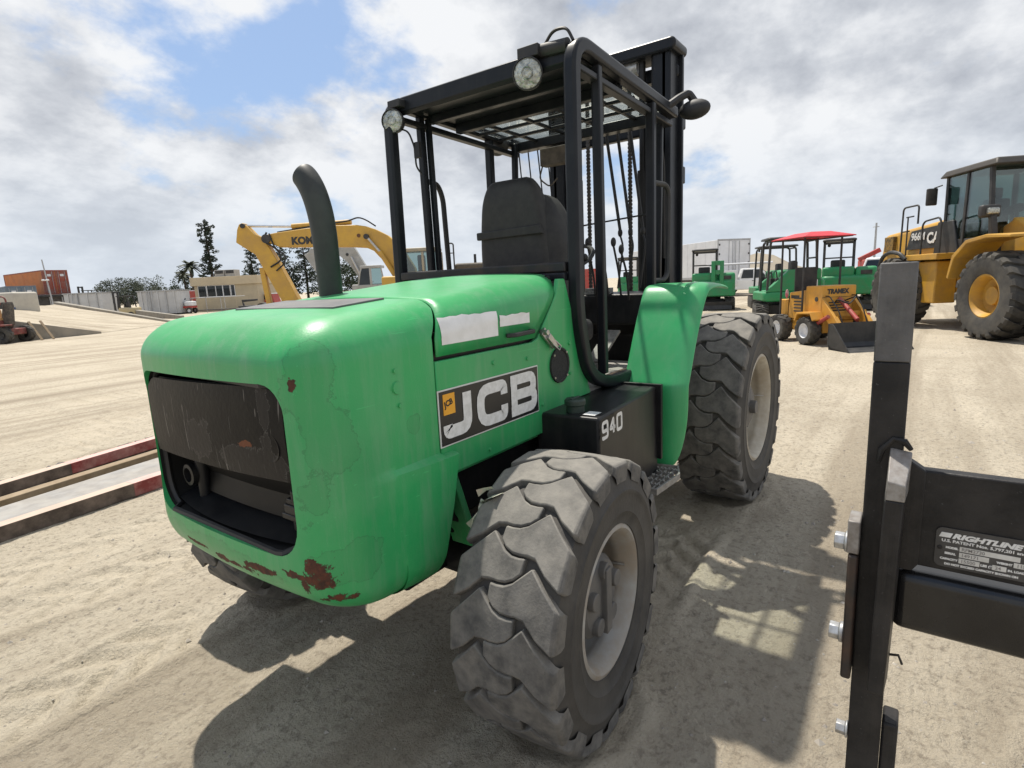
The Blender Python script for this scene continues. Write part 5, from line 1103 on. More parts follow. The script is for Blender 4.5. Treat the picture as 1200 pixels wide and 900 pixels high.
# ---------------------------------------------------------------- left background: excavators
kyel = M('excavator_yellow', (0.55, 0.325, 0.045), (0.47, 0.265, 0.040), scale=2, rough=0.45, dust=0.35, dustc=(0.40, 0.27, 0.11), dscale=2)
wgrey = M('excavator_grey', (0.38, 0.38, 0.365), (0.29, 0.29, 0.275), scale=2, rough=0.5, dust=.3)
beige = M('beige_cab', (0.36, 0.31, 0.22), (0.28, 0.25, 0.19), scale=3, rough=.5)
kx = thing('excavator', 'yellow excavator with lettered boom raised behind the exhaust stack', 'excavator', (12.6, 16.62, 0), R_(-54.4))
part('boom', MB().prism([(-2.62, 3.55), (-2.56, 3.82), (-2.25, 3.87), (-1.08, 3.98), (.0, 4.04), (.9, 4.02), (1.27, 3.95), (1.60, 3.83), (2.05, 3.58), (2.55, 3.1), (3.0, 2.3), (3.05, 1.9), (2.6, 1.85), (2.05, 2.38), (1.66, 2.80), (1.48, 3.02), (1.2, 3.16), (.6, 3.22), (-.83, 3.28), (-2.15, 3.34)], -.24, .24, 'y'), kyel, kx, bevel=.03)
part('stick', MB().prism([(-3.80, 3.58), (-3.70, 4.05), (-3.60, 4.25), (-3.45, 4.30), (-3.30, 4.15), (-3.05, 3.86), (-2.70, 3.66), (-2.23, 2.69), (-1.60, 1.2), (-1.75, .95), (-2.15, .95), (-2.45, 1.6), (-3.12, 3.10)], -.20, .20, 'y'), kyel, kx, bevel=.03)
part('arm_cylinder', MB().cyl((-1.65, 0, 4.10), (.65, 0, 4.16), .10), kyel, kx); part('cylinder_rod', MB().cyl((-3.47, 0, 4.20), (-1.6, 0, 4.10), .05), M('bright_rod', (.75, .75, .75), rough=.15, metal=.9), kx)
for y in (-.33, .33):
    part('boom_cylinder', MB().cyl((1.26, y, 3.56), (1.75, y, 2.95), .05), chrome, kx); part('boom_cylinder_barrel', MB().cyl((1.72, y, 2.98), (2.4, y, 1.75), .09), kyel, kx)
part('pivot_pin', MB().cyl((1.26, -.40, 3.56), (1.26, .40, 3.56), .10), bgblack, kx); part('pivot_pin', MB().cyl((-3.45, -.26, 4.18), (-3.45, .26, 4.18), .09), bgblack, kx); part('pivot_pin', MB().cyl((.95, -.26, 3.62), (.95, .26, 3.62), .07), M('pin_brown', (.12, .05, .02), rough=.6), kx); part('pivot_pin', MB().cyl((-2.60, -.3, 3.66), (-2.60, .3, 3.66), .17), bgblack, kx)
part('bucket_link', MB().bar([(-2.98, 0, 2.60), (-2.92, 0, 1.80), (-2.85, 0, 1.0)], .20, .20, (0, 1, 0)), kyel, kx, bevel=.02)
part('bucket', MB().prism([(-1.7, 1.0), (-2.9, 1.05), (-3.2, .6), (-3.1, .1), (-2.3, .0), (-2.2, .3), (-1.9, .6)], -.6, .6, 'y'), bgblack, kx, bevel=.03)
part('boom_hose', MB().tube([(-2.55, -.25, 3.9), (-2.75, -.27, 3.6), (-2.2, -.28, 3.25), (-2.05, -.28, 2.85), (-2.55, -.25, 2.6)], .035, n=6, bend=.3), hose_m, kx); part('boom_hose', MB().tube([(-2.2, -.1, 3.9), (-.8, -.1, 4.06), (.6, -.1, 4.2), (.95, -.1, 4.32), (1.25, -.1, 4.2), (1.6, -.1, 3.95)], .03, n=6, bend=.2), hose_m, kx); part('boom_hose', MB().tube([(-2.45, -.28, 3.85), (-2.3, -.3, 3.3), (-1.9, -.28, 3.0), (-2.0, -.26, 2.7), (-2.35, -.24, 2.45)], .03, n=6, bend=.2), hose_m, kx)
text('maker_lettering', 'KOMATSU', .37, bgblack, kx, side_T(-1.64, -.245, 3.41, '-y'), bold=.020, ext=.004)
part('house', MB().box(1.9, 6.2, -1.3, 1.3, 1.05, 2.02), kyel, kx, bevel=.08, seg=3)
ck = empty('cab', (0, 0, 0), 0, kx)
part('cab_shell', MB().box(2.66, 4.12, -1.32, -.35, 1.05, 2.15).box(2.70, 4.10, -1.32, -.36, 2.86, 3.0).box(2.66, 2.80, -1.32, -1.22, 2.15, 2.86).box(3.98, 4.12, -1.32, -1.22, 2.15, 2.86).box(3.44, 3.54, -1.32, -1.22, 2.15, 2.86).box(2.66, 2.78, -.45, -.35, 2.15, 2.86).box(3.98, 4.12, -.45, -.35, 2.15, 2.86), beige, ck, bevel=.04)
for a, b in ((2.80, 3.44), (3.54, 3.98)): part('cab_window', MB().box(a, b, -1.30, -1.29, 2.15, 2.86), cabglass, ck)
part('driver_seat', MB().rbox(3.25, 3.5, -1.05, -.6, 2.0, 2.75, .06, n=3), bgblack, ck, smooth=40)
part('cab_rear_panel', MB().box(3.95, 4.0, -1.2, -.45, 2.15, 2.86), bgblack, ck)
part('cab_window', MB().box(2.68, 2.69, -1.2, -.45, 2.15, 2.86), cabglass, ck)
part('handrail', MB().tube([(4.40, -1.2, 2.0), (4.40, -1.2, 3.06), (4.45, -1.2, 3.10), (4.58, -1.2, 3.10), (4.63, -1.2, 3.06), (4.63, -1.2, 2.0)], .03, n=6, bend=.05).tube([(4.40, -1.2, 2.75), (4.66, -1.2, 2.75)], .02, n=6), bgblack, kx)
part('engine_deck', MB().rbox(4.6, 5.9, -1.0, .9, 1.95, 2.38, .12, n=4), M('deck_brown', (.10, .085, .06), (.06, .05, .04), scale=9, rough=.7), kx, smooth=40)
part('air_pipe', MB().cyl((5.35, -.3, 2.2), (5.35, -.3, 2.72), .05), bgblack, kx)
for s in (-1, 1): track(kx, 1.2, 5.8, s * 1.15, .6, .95)

we = thing('excavator', 'pale grey excavator with folded boom behind the yellow excavator', 'excavator', (22.63, 27.02, 0), R_(-54.4))
part('boom', MB().prism([(-3.55, 3.95), (-3.25, 4.30), (-2.1, 4.25), (-1.4, 4.32), (-.55, 4.26), (.25, 2.75), (.2, 1.5), (-.25, 1.5), (-.5, 2.5), (-1.0, 3.3), (-1.5, 3.75), (-2.3, 3.85)], -.2, .2, 'y'), wgrey, we, bevel=.03)
part('stick', MB().prism([(-3.75, 3.9), (-3.2, 4.2), (-1.75, 1.9), (-1.5, 1.0), (-2.0, 1.0), (-2.7, 2.1)], -.17, .17, 'y'), wgrey, we, bevel=.03)
part('boom_hose', MB().tube([(-2.9, -.22, 4.0), (-2.5, -.25, 3.5), (-2.2, -.25, 3.0), (-2.4, -.22, 2.6)], .04, n=6, bend=.2), hose_m, we); part('pivot_pin', MB().cyl((-1.0, -.25, 3.8), (-1.0, .25, 3.8), .09), bgblack, we)
part('boom_cylinder', MB().cyl((-.75, -.3, 3.65), (-.05, -.3, 2.0), .07), chrome, we)
cs = empty('cab', (0, 0, 0), 0, we)
part('cab_shell', MB().hexa([(-.30, -1.3, 1.2), (1.55, -1.3, 1.2), (1.55, -.3, 1.2), (-.30, -.3, 1.2), (-.30, -1.3, 1.5), (1.55, -1.3, 1.5), (1.55, -.3, 1.5), (-.30, -.3, 1.5)]).box(.0, 1.3, -1.3, -.3, 2.85, 3.02).bar([(-.25, -1.27, 1.5), (-.02, -1.27, 2.6), (.1, -1.27, 2.92)], .09, .08, (0, 1, 0)).bar([(1.5, -1.27, 1.5), (1.28, -1.27, 2.92)], .09, .08, (0, 1, 0)).bar([(.62, -1.27, 1.5), (.62, -1.27, 2.92)], .14, .08, (0, 1, 0)), wgrey, cs, bevel=.03)
part('cab_window', MB().prism([(-.2, 1.5), (.6, 1.5), (.6, 2.85), (.05, 2.85)], -1.285, -1.275, 'y'), darkglass, cs); part('cab_window', MB().prism([(.70, 1.5), (1.45, 1.5), (1.25, 2.85), (.70, 2.85)], -1.285, -1.275, 'y'), cabglass, cs)
part('house', MB().box(-.6, 3.6, -1.3, 1.3, 1.05, 1.9), wgrey, we, bevel=.08)
for s in (-1, 1): track(we, -1.2, 3.2, s * 1.1, .6, .95)

# ---------------------------------------------------------------- site office
of = thing('site_office', 'low tan site office with a row of windows and roof units', 'building', (29.88, 58.48, 0), R_(-54.4))
tan = M('tan_siding', (0.46, 0.39, 0.27), (0.40, 0.34, 0.24), scale=1.2, rough=.7); tan2 = M('tan_fascia', (0.52, 0.43, 0.29), (0.46, 0.38, 0.26), scale=1.2, rough=.7); roofu = M('roof_unit', (.36, .35, .33), (.28, .27, .26), scale=3, rough=.6)
part('wall', MB().box(-3.3, 3.45, 0, 5.5, .0, 2.74), tan, of, bevel=.02); part('fascia', MB().box(-3.55, 3.65, -.25, 5.7, 2.745, 3.62), tan2, of, bevel=.02)
part('siding_joint', MB().box(.98, 1.04, -.012, 0, .3, 2.74), tan2, of)
for x0, x1 in ((-2.85, -2.05), (-1.90, -1.05), (-.95, -.30), (-.18, .50), (.66, 1.0)):
    w = part('window', MB().box(x0 - .06, x1 + .06, -.04, -.003, 1.52, 2.74), white_tr, of); part('pane', MB().box(x0, x1, -.052, -.041, 1.58, 2.68), darkglass, w)
for x0, x1 in ((-1.35, -.30), (-.22, .85)):
    u = part('roof_unit', MB().box(x0, x1, .8, 2.0, 3.625, 4.35), roofu, of, bevel=.03); part('unit_grille', MB().box(x0 + .1, x1 - .1, .785, .799, 3.95, 4.28), bgblack, u)
for x in (-2.6, -2.2, -.6, .9, 1.3): part('pipe_fence_post', MB().cyl((x, -3, 0), (x, -3, 1.55), .035), galv, of)
part('pipe_fence_rail', MB().cyl((-3.2, -3, 1.5), (3.4, -3, 1.5), .03), galv, of); part('pipe_fence_rail', MB().cyl((-3.2, -3, .25), (3.4, -3, .25), .05), bgblack, of); part('fence_brace', MB().cyl((-2.9, -3, .3), (-1.9, -3, 1.5), .03), galv, of)

# ---------------------------------------------------------------- pale tanks, black machines and trailers along the far fence
panel_m = M('pale_tank_panel', (.50, .505, .51), (.42, .425, .43), scale=.8, rough=.6, dust=.3, dustc=(.42, .40, .36), dscale=.7)
def tank(label, x, y, L, H, rz, ribs):
    t = thing('storage_tank', label, 'tank', (x, y, 0), rz, 'pale storage tanks')
    part('shell', MB().box(-L / 2, L / 2, 0, 2.2, .12, H), panel_m, t, bevel=.03)
    for k in range(ribs):
        xx = -L / 2 + L * (k + .5) / ribs; part('rib', MB().box(xx - .06, xx + .06, -.08, -.002, .12, H + .02), galv if k % 2 else panel_m, t)
    part('rim', MB().box(-L / 2 - .05, L / 2 + .05, -.1, 2.3, H + .003, H + .10), galv, t); part('skid', MB().box(-L / 2, L / 2, .1, 2.1, 0, .118), bgblack, t)
    part('ladder', MB().bar([(-L / 4, -.3, .1), (-L / 4, -.12, H)], .06, .05, (0, 1, 0)).bar([(-L / 4 + .5, -.3, .1), (-L / 4 + .5, -.12, H)], .06, .05, (0, 1, 0)), galv, t)
    return t
tank('pale storage tank left of the small black forklift', 18.9, 64.5, 3.8, 2.42, R_(-56), 4)
tank('pale storage tank right of the small black forklift, near the trees', 23.3, 58.8, 3.9, 2.32, R_(-52), 5)
def small_forklift(label, x, y, z0, s, rz, body):
    t = thing('small_forklift', label, 'forklift', (x, y, z0), rz, 'small forklifts among the tanks'); t.scale = (s, s, s)
    part('body', MB().rbox(-1.2, .4, -.55, .55, .35, 1.05, .12, n=5), body, t, smooth=40)
    g = MB()
    for y_ in (-.45, .45):
        for a, b in ((-.75, -.55), (.45, .35)): g.bar([(a, y_, .9), (b, y_, 2.1)], .08, .08, (0, 1, 0))
    part('guard', g, bgblack, t, bevel=.01); part('guard_roof', MB().box(-.65, .5, -.5, .5, 2.1, 2.18), bgblack, t, bevel=.02)
    for y_ in (-.32, .32): part('mast_rail', MB().box(.75, .90, y_ - .06, y_ + .06, .1, 2.6), bgblack, t)
    part('seat', MB().rbox(-.4, -.2, -.25, .25, 1.0, 1.6, .06, n=3), bgblack, t, smooth=40)
    part('mast_crossbar', MB().box(.76, .88, -.38, .38, 2.45, 2.58), bgblack, t)
    for xx in (-.8, .55):
        for sg in (-1, 1): bg_wheel(t, (xx, sg * .5, .32), .32, .24, .17, 12, white_tr, sg, dish=.04)
    return t
small_forklift('small black forklift with pale yellow rear between the two pale tanks', 19.3, 55.8, 0, .92, R_(125), M('pale_yellow_paint', (.50, .40, .20), (.42, .36, .24), scale=3, rough=.5))
small_forklift('small black forklift whose roof shows above the left tank', 20.6, 68.0, .75, .95, R_(130), bgblack)
rt = thing('flat_trailer', 'red flat trailer parked beside the tan office', 'trailer', (29.9, 67.1, 0), R_(-54)); part('side_board', MB().box(-2.4, 1.7, -.1, 0, 1.45, 2.3), redm, rt, bevel=.02); part('deck', MB().box(-2.4, 1.7, .003, 2.2, 1.2, 1.5), redm, rt); part('top_sheet', MB().box(-2.4, 1.7, .0, 2.2, 2.303, 2.4), white_tr, rt)
for x in (-1.4, -.3): bg_wheel(rt, (x, .1, .5), .5, .3, .28, 12, white_tr, -1)
rk = thing('red_utility_cart', 'red and white utility cart in front of the tan office', 'cart', (25.3, 58.0, 0), R_(-54)); part('tray', MB().box(-1.0, 1.0, -.5, .5, .55, .75), redm, rk, bevel=.03); part('hood', MB().rbox(.2, 1.0, -.45, .45, .75, 1.2, .08, n=3), white_tr, rk, smooth=40); part('brace', MB().bar([(-.9, 0, .6), (.2, 0, 1.5)], .08, .08, (0, 1, 0)), bgblack, rk)
for x in (-.7, .7):
    for s in (-1, 1): bg_wheel(rk, (x, s * .5, .3), .3, .2, .15, 10, white_tr, s, dish=.04)
rg = thing('red_truck', 'red truck with white roof glimpsed behind the excavator bucket link', 'truck', (33.8, 56.6, 0), R_(-60)); part('cab', MB().hexa([(-.9, -.8, .5), (.9, -.8, .5), (.9, .8, .5), (-.9, .8, .5), (-.7, -.7, 1.55), (.6, -.7, 1.55), (.6, .7, 1.55), (-.7, .7, 1.55)]), redm, rg, bevel=.06); part('roof', MB().box(-.7, .6, -.7, .7, 1.553, 1.65), white_tr, rg, bevel=.02); part('window', MB().box(-.55, .45, -.80, -.74, 1.0, 1.42), darkglass, rg)
for x in (-.6, .6):
    for s in (-1, 1): bg_wheel(rg, (x, s * .75, .35), .35, .22, .2, 10, white_tr, s, dish=.04)
dm = thing('rough_machine', 'dark tracked attachment lying beside the tan office', 'machine', (21.5, 38.2, 0), R_(-50)); part('frame', MB().box(-1.2, 1.2, -.4, .4, .5, .8), bgblack, dm, bevel=.03); part('arm', MB().bar([(-.9, 0, .7), (-1.0, 0, 1.15), (.1, 0, 1.2)], .13, .13, (0, 1, 0)), bgblack, dm, bevel=.02); part('drum', MB().cyl((.5, -.5, .5), (.5, .5, .5), .45, n=16), bgblack, dm); part('skid', MB().box(-1.2, 1.2, -.35, .35, 0, .5), bgblack, dm, bevel=.03)

# ---------------------------------------------------------------- containers, ramp, pole, trencher
def corrugated(name, label, loc, rz, L, W, H, mat, doormat):
    t = thing(name, label, 'container', loc, rz)
    part('body', MB().box(.06, L - .03, -W / 2 + .04, W / 2 - .04, .1, H - .05), mat, t)
    fr = MB()
    for y in (-W / 2, W / 2 - .12):
        fr.box(0, L, y, y + .12, 0, .14); fr.box(0, L, y, y + .12, H - .12, H); fr.box(-.002, .12, y, y + .12, .0, H); fr.box(L - .12, L + .002, y, y + .12, .0, H)
    fr.box(-.002, .1, -W / 2 + .12, W / 2 - .12, H - .14, H - .002); fr.box(-.002, .1, -W / 2 + .12, W / 2 - .12, 0, .14); part('corner_frame', fr, doormat, t)
    cm = MB(); n = int(L / .28)
    for s in (-1, 1):
        for k in range(n):
            x = .14 + (L - .3) * k / n; cm.hexa([(x, s * (W / 2 - .042), .14), (x + .17, s * (W / 2 - .042), .14), (x + .14, s * (W / 2 - .012), .14), (x + .03, s * (W / 2 - .012), .14), (x, s * (W / 2 - .042), H - .12), (x + .17, s * (W / 2 - .042), H - .12), (x + .14, s * (W / 2 - .012), H - .12), (x + .03, s * (W / 2 - .012), H - .12)])
    bits(part('corrugations', cm, mat, t, smooth=0))
    part('roof_sheet', MB().box(.02, L - .02, -W / 2 + .02, W / 2 - .02, H - .04, H - .01), mat, t)
    for s in (-1, 1):
        d = part('door', MB().box(.0, .058, s * (W / 4 - .04) - W / 4 + .09, s * (W / 4 - .04) + W / 4 - .09, .15, H - .15), doormat, t, bevel=.01)
        for q in (.25, .75): part('lock_rod', MB().cyl((-.03, s * W * .5 * q, .15), (-.03, s * W * .5 * q, H - .15), .025, n=8), galv, d)
        part('door_label', MB().box(-.012, -.002, s * W * .25 - .2, s * W * .25 + .15, H - .7, H - .45), white_tr, d)
    return t
rusto = M('rusty_orange_container', (0.56, 0.20, 0.065), (0.46, 0.155, 0.055), scale=1.2, rough=.7, dust=.4, dustc=(.36, .24, .16), dscale=1.0); rustd = M('rusty_red_door', (0.30, 0.055, 0.030), (0.20, 0.05, 0.035), scale=1.5, rough=.7, dust=.5, dustc=(.34, .26, .22), dscale=1.6)
corrugated('shipping_container', 'rusty orange shipping container raised on a platform at far left', (20.9, 78.2, 2.62), R_(93), 12.0, 2.44, 2.75, rusto, rustd)
bluec = M('faded_blue_container', (.13, .19, .25), (.10, .14, .19), scale=1.3, rough=.7, dust=.4)
corrugated('shipping_container', 'faded blue container below the orange one at the left edge', (15.9, 71.0, .9), R_(84), 9.0, 2.4, 2.6, bluec, bluec)
pf = thing('platform', 'dark raised loading platform under the orange container', 'platform', (20.5, 78.0, 0), R_(93)); part('deck', MB().box(-1.5, 14, -4.0, 2.5, 2.35, 2.61), bgblack, pf, bevel=.02); part('wall', MB().box(-1.2, 14, -3.8, 2.3, .0, 2.348), M('dark_plank_wall', (.05, .047, .043), (.10, .09, .08), scale=2, rough=.8), pf)
for k in range(6): part('upright', MB().box(-1.28, -1.21, -3.7 + 1.15 * k, -3.6 + 1.15 * k, 0, 2.348), galv, pf)
# ramp
conc = M('weathered_concrete', (.26, .24, .205), (.19, .175, .15), scale=2.2, rough=.85, dust=.5, dustc=(.34, .29, .22), dscale=1.5)
rp = tag(empty('ramp', (9.15, 32.0, 0)), 'sandy loading ramp with low concrete walls', None, kind='structure')
o_ = Vector((9.15, 32.0, 0))
def RP(*p): return tuple(Vector(p) - o_)
sandm = M('ramp_sand', (0.42, 0.365, 0.285), (0.30, 0.255, 0.195), scale=.9, lo=.40, hi=.60, rough=.95, bump=.3, bscale=20)
sf = MB(); gridn = 12; A, B, Cc, D = Vector((9.15, 32.0, .0)), Vector((3.6, 30.1, 1.35)), Vector((13.6, 53.5, 1.52)), Vector((14.97, 36.7, .0))
vs = []
for i in range(gridn + 1):
    for j in range(gridn + 1):
        u, v = i / gridn, j / gridn; p = (1 - u) * ((1 - v) * A + v * B) + u * ((1 - v) * D + v * Cc); vs.append(tuple(p - o_ + Vector((0, 0, .01 + .03 * math.sin(i * 2.3 + j) * v))))
sf.add(vs, [(i * 13 + j, (i + 1) * 13 + j, (i + 1) * 13 + j + 1, i * 13 + j + 1) for i in range(12) for j in range(12)]); ramp_surface = part('ramp_surface', sf, sandm, rp)
d_ = (B - A); part('near_wall', MB().hexa([RP(9.3, 32.0, -.2), RP(9.3, 31.75, -.2), RP(3.6, 29.85, -.2), RP(3.6, 30.1, -.2), RP(9.3, 32.0, .10), RP(9.3, 31.75, .10), RP(3.6, 29.85, 1.42), RP(3.6, 30.1, 1.42)]), conc, rp, bevel=.02)
part('far_kerb', MB().hexa([RP(14.97, 36.6, -.2), RP(15.2, 36.7, -.2), RP(13.9, 53.5, -.2), RP(13.5, 53.5, -.2), RP(14.97, 36.6, .12), RP(15.2, 36.7, .12), RP(13.9, 53.5, 1.75), RP(13.5, 53.5, 1.75)]), conc, rp, bevel=.02)
part('upper_kerb', MB().hexa([RP(18.6, 44.0, -.2), RP(18.9, 44.1, -.2), RP(20.2, 57, -.2), RP(19.8, 57, -.2), RP(18.6, 44.0, .25), RP(18.9, 44.1, .25), RP(20.2, 57, .8), RP(19.8, 57, .8)]), conc, rp, bevel=.02)
for q in (.35, .62): part('wall_prop', MB().bar([tuple(Vector(RP(9.3 - 5.7 * (.35 + .3 * q), 31.6 - 1.9 * (.35 + .3 * q), .0)) + Vector((.2, -.55, .02))), tuple(Vector(RP(9.3 - 5.7 * (.35 + .3 * q), 31.75 - 1.9 * (.35 + .3 * q), .85)))], .09, .05, (0, 1, 0)), wood, rp)
lp = thing('lamp_post', 'thin leaning lamp post in front of the orange container', 'lamp post', (14.6, 57.3, 0), 0); Tp = Matrix.Rotation(R_(-54), 4, 'Z'); part('shaft', MB().cyl((0, 0, 0), (-.35, 0, 5.25), .06, .045, 8, T=Tp), galv, lp); part('lamp_head', MB().rbox(-.55, -.05, -.12, .12, 3.5, 3.62, .05, n=3), white_tr, lp, smooth=40)
tn = thing('trencher', 'red ride-on trencher with roll bar and digging boom at the left edge', 'trencher', (5.2, 30.6, 0), R_(-54.4))
for x, y in ((.62, -.55), (.62, .55), (-.85, -.55), (-.85, .55)): bg_wheel(tn, (x, y, .36), .36, .26, .18, 12, bgblack, -1 if y < 0 else 1, dish=.05)
tred = M('trencher_red', (.20, .022, .020), (.10, .02, .018), scale=7, rough=.6, dust=.4)
part('frame', MB().box(-1.15, .80, -.42, .42, .35, .62), tred, tn, bevel=.03); part('engine', MB().box(-1.0, -.35, -.38, .38, .62, 1.08), bgblack, tn, bevel=.03); part('hood', MB().rbox(-.35, .35, -.35, .35, .62, 1.02, .08, n=4), tred, tn, smooth=40)
part('operator_seat', MB().rbox(-.15, .05, -.22, .22, 1.0, 1.45, .05, n=3).box(-.1, .35, -.22, .22, 1.0, 1.1), M('tan_seat', (.5, .3, .12), rough=.6), tn, smooth=40)
for s in (-1, 1): part('roll_bar', MB().tube([(-1.0, s * .42, .6), (-1.0, s * .42, 1.92), (-.92, s * .42, 2.0), (.02, s * .42, 2.0), (.12, s * .42, 1.9), (.18, s * .42, .9)], .035, n=8, bend=.15), tred, tn)
part('digging_boom', MB().prism([(.25, .95), (.45, 1.70), (.68, 1.78), (.72, 1.6), (.60, .8), (.40, .55)], -.14, .14, 'y'), M('digger_chain', (.05, .045, .04), (.12, .10, .08), scale=12, rough=.7), tn, bevel=.03); part('lift_arm', MB().bar([(.05, -.3, .9), (.50, -.3, 1.75)], .06, .06, (0, 1, 0)), tred, tn)
part('wheel_guard', MB().box(.35, .95, -.75, -.40, .76, .82), tred, tn, bevel=.02)
gt = thing('generator_trailer', 'pale grey generator trailer behind the trencher at left edge', 'generator', (8.6, 40.6, 0), R_(-56)); part('housing', MB().rbox(-2.6, .25, -.8, .8, .5, 2.35, .12, n=4), M('pale_housing', (.48, .45, .38), (.40, .37, .32), scale=1.5, rough=.6), gt, smooth=40); part('louvre', MB().box(-.9, -.2, -.812, -.801, 1.4, 1.8), bgblack, gt); part('window', MB().box(-.15, .18, -.815, -.80, .9, 1.5), bluep, gt)
for s in (-1, 1): bg_wheel(gt, (-1.2, s * .75, .35), .35, .2, .2, 10, white_tr, s, dish=.04)

# ---------------------------------------------------------------- trees
bark = M('tree_bark', (.075, .06, .048), (.05, .04, .034), scale=8, rough=.9)
leaf_a = M('dark_conifer_leaf', (.030, .046, .028), (.018, .030, .020), scale=1.2, rough=.7); leaf_b = M('broad_leaf', (.045, .066, .030), (.026, .042, .022), scale=.8, rough=.7); leaf_p = M('palm_leaf', (.055, .068, .040), (.035, .045, .028), scale=1.0, rough=.7); leaf_h = M('hazy_leaf', (.075, .090, .060), (.05, .065, .042), scale=.8, rough=.75)  # the palest leaf colour has distance haze mixed into it
def leafquads(mb, c, rad, n, size, rnd, flat=.7):
    for _ in range(n):
        while True:
            p = Vector((rnd.uniform(-1, 1), rnd.uniform(-1, 1), rnd.uniform(-1, 1)))
            if p.length < 1: break
        p = Vector((p.x * rad[0], p.y * rad[1], p.z * rad[2])) + Vector(c); s = size * rnd.uniform(.6, 1.4)
        a = Vector((rnd.gauss(0, 1), rnd.gauss(0, 1), rnd.gauss(0, flat))).normalized() * s; b = a.cross(Vector((rnd.gauss(0, 1), rnd.gauss(0, 1), rnd.gauss(0, 1)))).normalized() * s * .6
        o = len(mb.v); mb.v += [tuple(p - a), tuple(p + b * .8), tuple(p + a), tuple(p - b * .8)]; mb.f.append((o, o + 1, o + 2, o + 3))
def tree(name, label, loc, h, kind, w, seed, leafm):
    rnd = random.Random(seed); t = thing(name, label, 'tree', loc, 0, 'trees along the far boundary'); tk = MB(); cr = MB()
    if kind == 'pine':
        tk.tube([(0, 0, 0), (.05 * h * .1, 0, h * .5), (0, .02 * h, h * .98)], [h * .022, h * .016, h * .004], n=8)
        k = 0; z = h * .30
        while z < h * .98:
            L = w * (1.05 - .50 * (z / h)) * rnd.choice((.35, .6, .9, 1.15)) * rnd.uniform(.8, 1.15); k += 1; a = k * 2.4 + rnd.uniform(-.6, .6); e = Vector((L * math.cos(a), L * math.sin(a), z + L * .15))
            tk.tube([(0, 0, z), tuple(e)], [h * .005, h * .002], n=5)
            for q in (.7, 1.05): leafquads(cr, (e.x * q, e.y * q, z + L * .15 * q), (w * .24, w * .24, h * .022), 22, h * .015, rnd)
            z += h * rnd.uniform(.008, .020)
        leafquads(cr, (0, 0, h * .97), (w * .2, w * .2, h * .04), 40, h * .013, rnd)
    elif kind == 'palm':
        tk.tube([(0, 0, 0), (.1, 0, h * .5), (0, 0, h * .86)], [h * .035, h * .026, h * .024], n=8)
        for k in range(46):
            a = rnd.uniform(0, 6.28); el = rnd.uniform(-.6, 1.2); L = w * rnd.uniform(.8, 1.1); p0 = Vector((0, 0, h * .86)); d = Vector((math.cos(a) * math.cos(el), math.sin(a) * math.cos(el), math.sin(el)))
            pts = [p0 + d * L * q - Vector((0, 0, L * .45 * q * q)) for q in (0, .35, .7, 1.0)]; sd = d.cross(Vector((0, 0, 1))).normalized() * L * .17
            for i in range(3):
                o = len(cr.v); wv = (1.0, 1.0, .7, .15); dz = Vector((0, 0, -.05 * L)); cr.v += [tuple(pts[i] - sd * wv[i] + dz), tuple(pts[i]), tuple(pts[i] + sd * wv[i] + dz), tuple(pts[i + 1] - sd * wv[i + 1] + dz), tuple(pts[i + 1]), tuple(pts[i + 1] + sd * wv[i + 1] + dz)]; cr.f += [(o, o + 1, o + 4, o + 3), (o + 1, o + 2, o + 5, o + 4)]
    else:
        tk.tube([(0, 0, 0), (.1, 0, h * .35), (0, 0, h * .7)], [h * .035, h * .025, h * .01], n=8)
        for k in range(int(52 * max(1, w / 3))):
            a = rnd.uniform(0, 6.28); rr = w * math.sqrt(rnd.uniform(0, 1)); z = h * (.14 + .80 * rnd.uniform(0, 1) * (1 - .5 * (rr / w) ** 2)); c = (rr * math.cos(a), rr * math.sin(a), z)
            if k % 4 == 0: tk.tube([(0, 0, h * .3), c], [h * .012, h * .004], n=5)
            leafquads(cr, c, (h * .15, h * .15, h * .10), 60, h * .024, rnd)
    part('trunk', tk, bark, t); part('crown', cr, leafm, t, smooth=0, fix=False)
    return t
Sx = Vector((.582, -.813, 0)); T0 = Vector((43.6, 91.42, 0))
def TP(s, dd=0): v = T0 + Sx * s + Vector((.813, .582, 0)) * dd; return (v.x, v.y, 0)
tree('pine_tree', 'tallest thin conifer standing behind the tan office', TP(1.6), 13.4, 'pine', 1.55, 1, leaf_a)
tree('palm_tree', 'short palm rising left of the tallest conifer', TP(-1.7), 7.6, 'palm', 1.9, 2, leaf_p)
tree('palm_tree', 'small palm left of the taller palm, above the dark bush', TP(-4.1, 2), 6.3, 'palm', 1.5, 3, leaf_p)
tree('broadleaf_tree', 'dark round bush between pale tank and office', TP(-4.3, 3), 5.7, 'broad', 2.4, 4, leaf_b)
tree('broadleaf_tree', 'dark low tree just behind the office roof, below the tallest conifer', TP(2.0, 6), 5.8, 'broad', 3.6, 5, leaf_b)
tree('broadleaf_tree', 'dark tree behind the right end of the office', TP(5.4, 5), 6.6, 'broad', 1.9, 6, leaf_b)
tree('pine_tree', 'second conifer, left of the yellow excavator stick', TP(8.2), 9.4, 'pine', 1.5, 7, leaf_a)
tree('broadleaf_tree', 'dense dark tree under the yellow excavator boom, left part', TP(12.6), 9.6, 'broad', 2.6, 8, leaf_a)
tree('pine_tree', 'dark conifer behind the lettering of the yellow boom', TP(15.6, 3), 10.2, 'pine', 2.2, 9, leaf_a)
tree('broadleaf_tree', 'dark tree just left of the exhaust stack', TP(18.6, 2), 7.0, 'broad', 2.6, 10, leaf_b)
tree('broadleaf_tree', 'dark tree right of the exhaust stack behind grey excavator', TP(24.0), 7.4, 'broad', 2.3, 11, leaf_b)
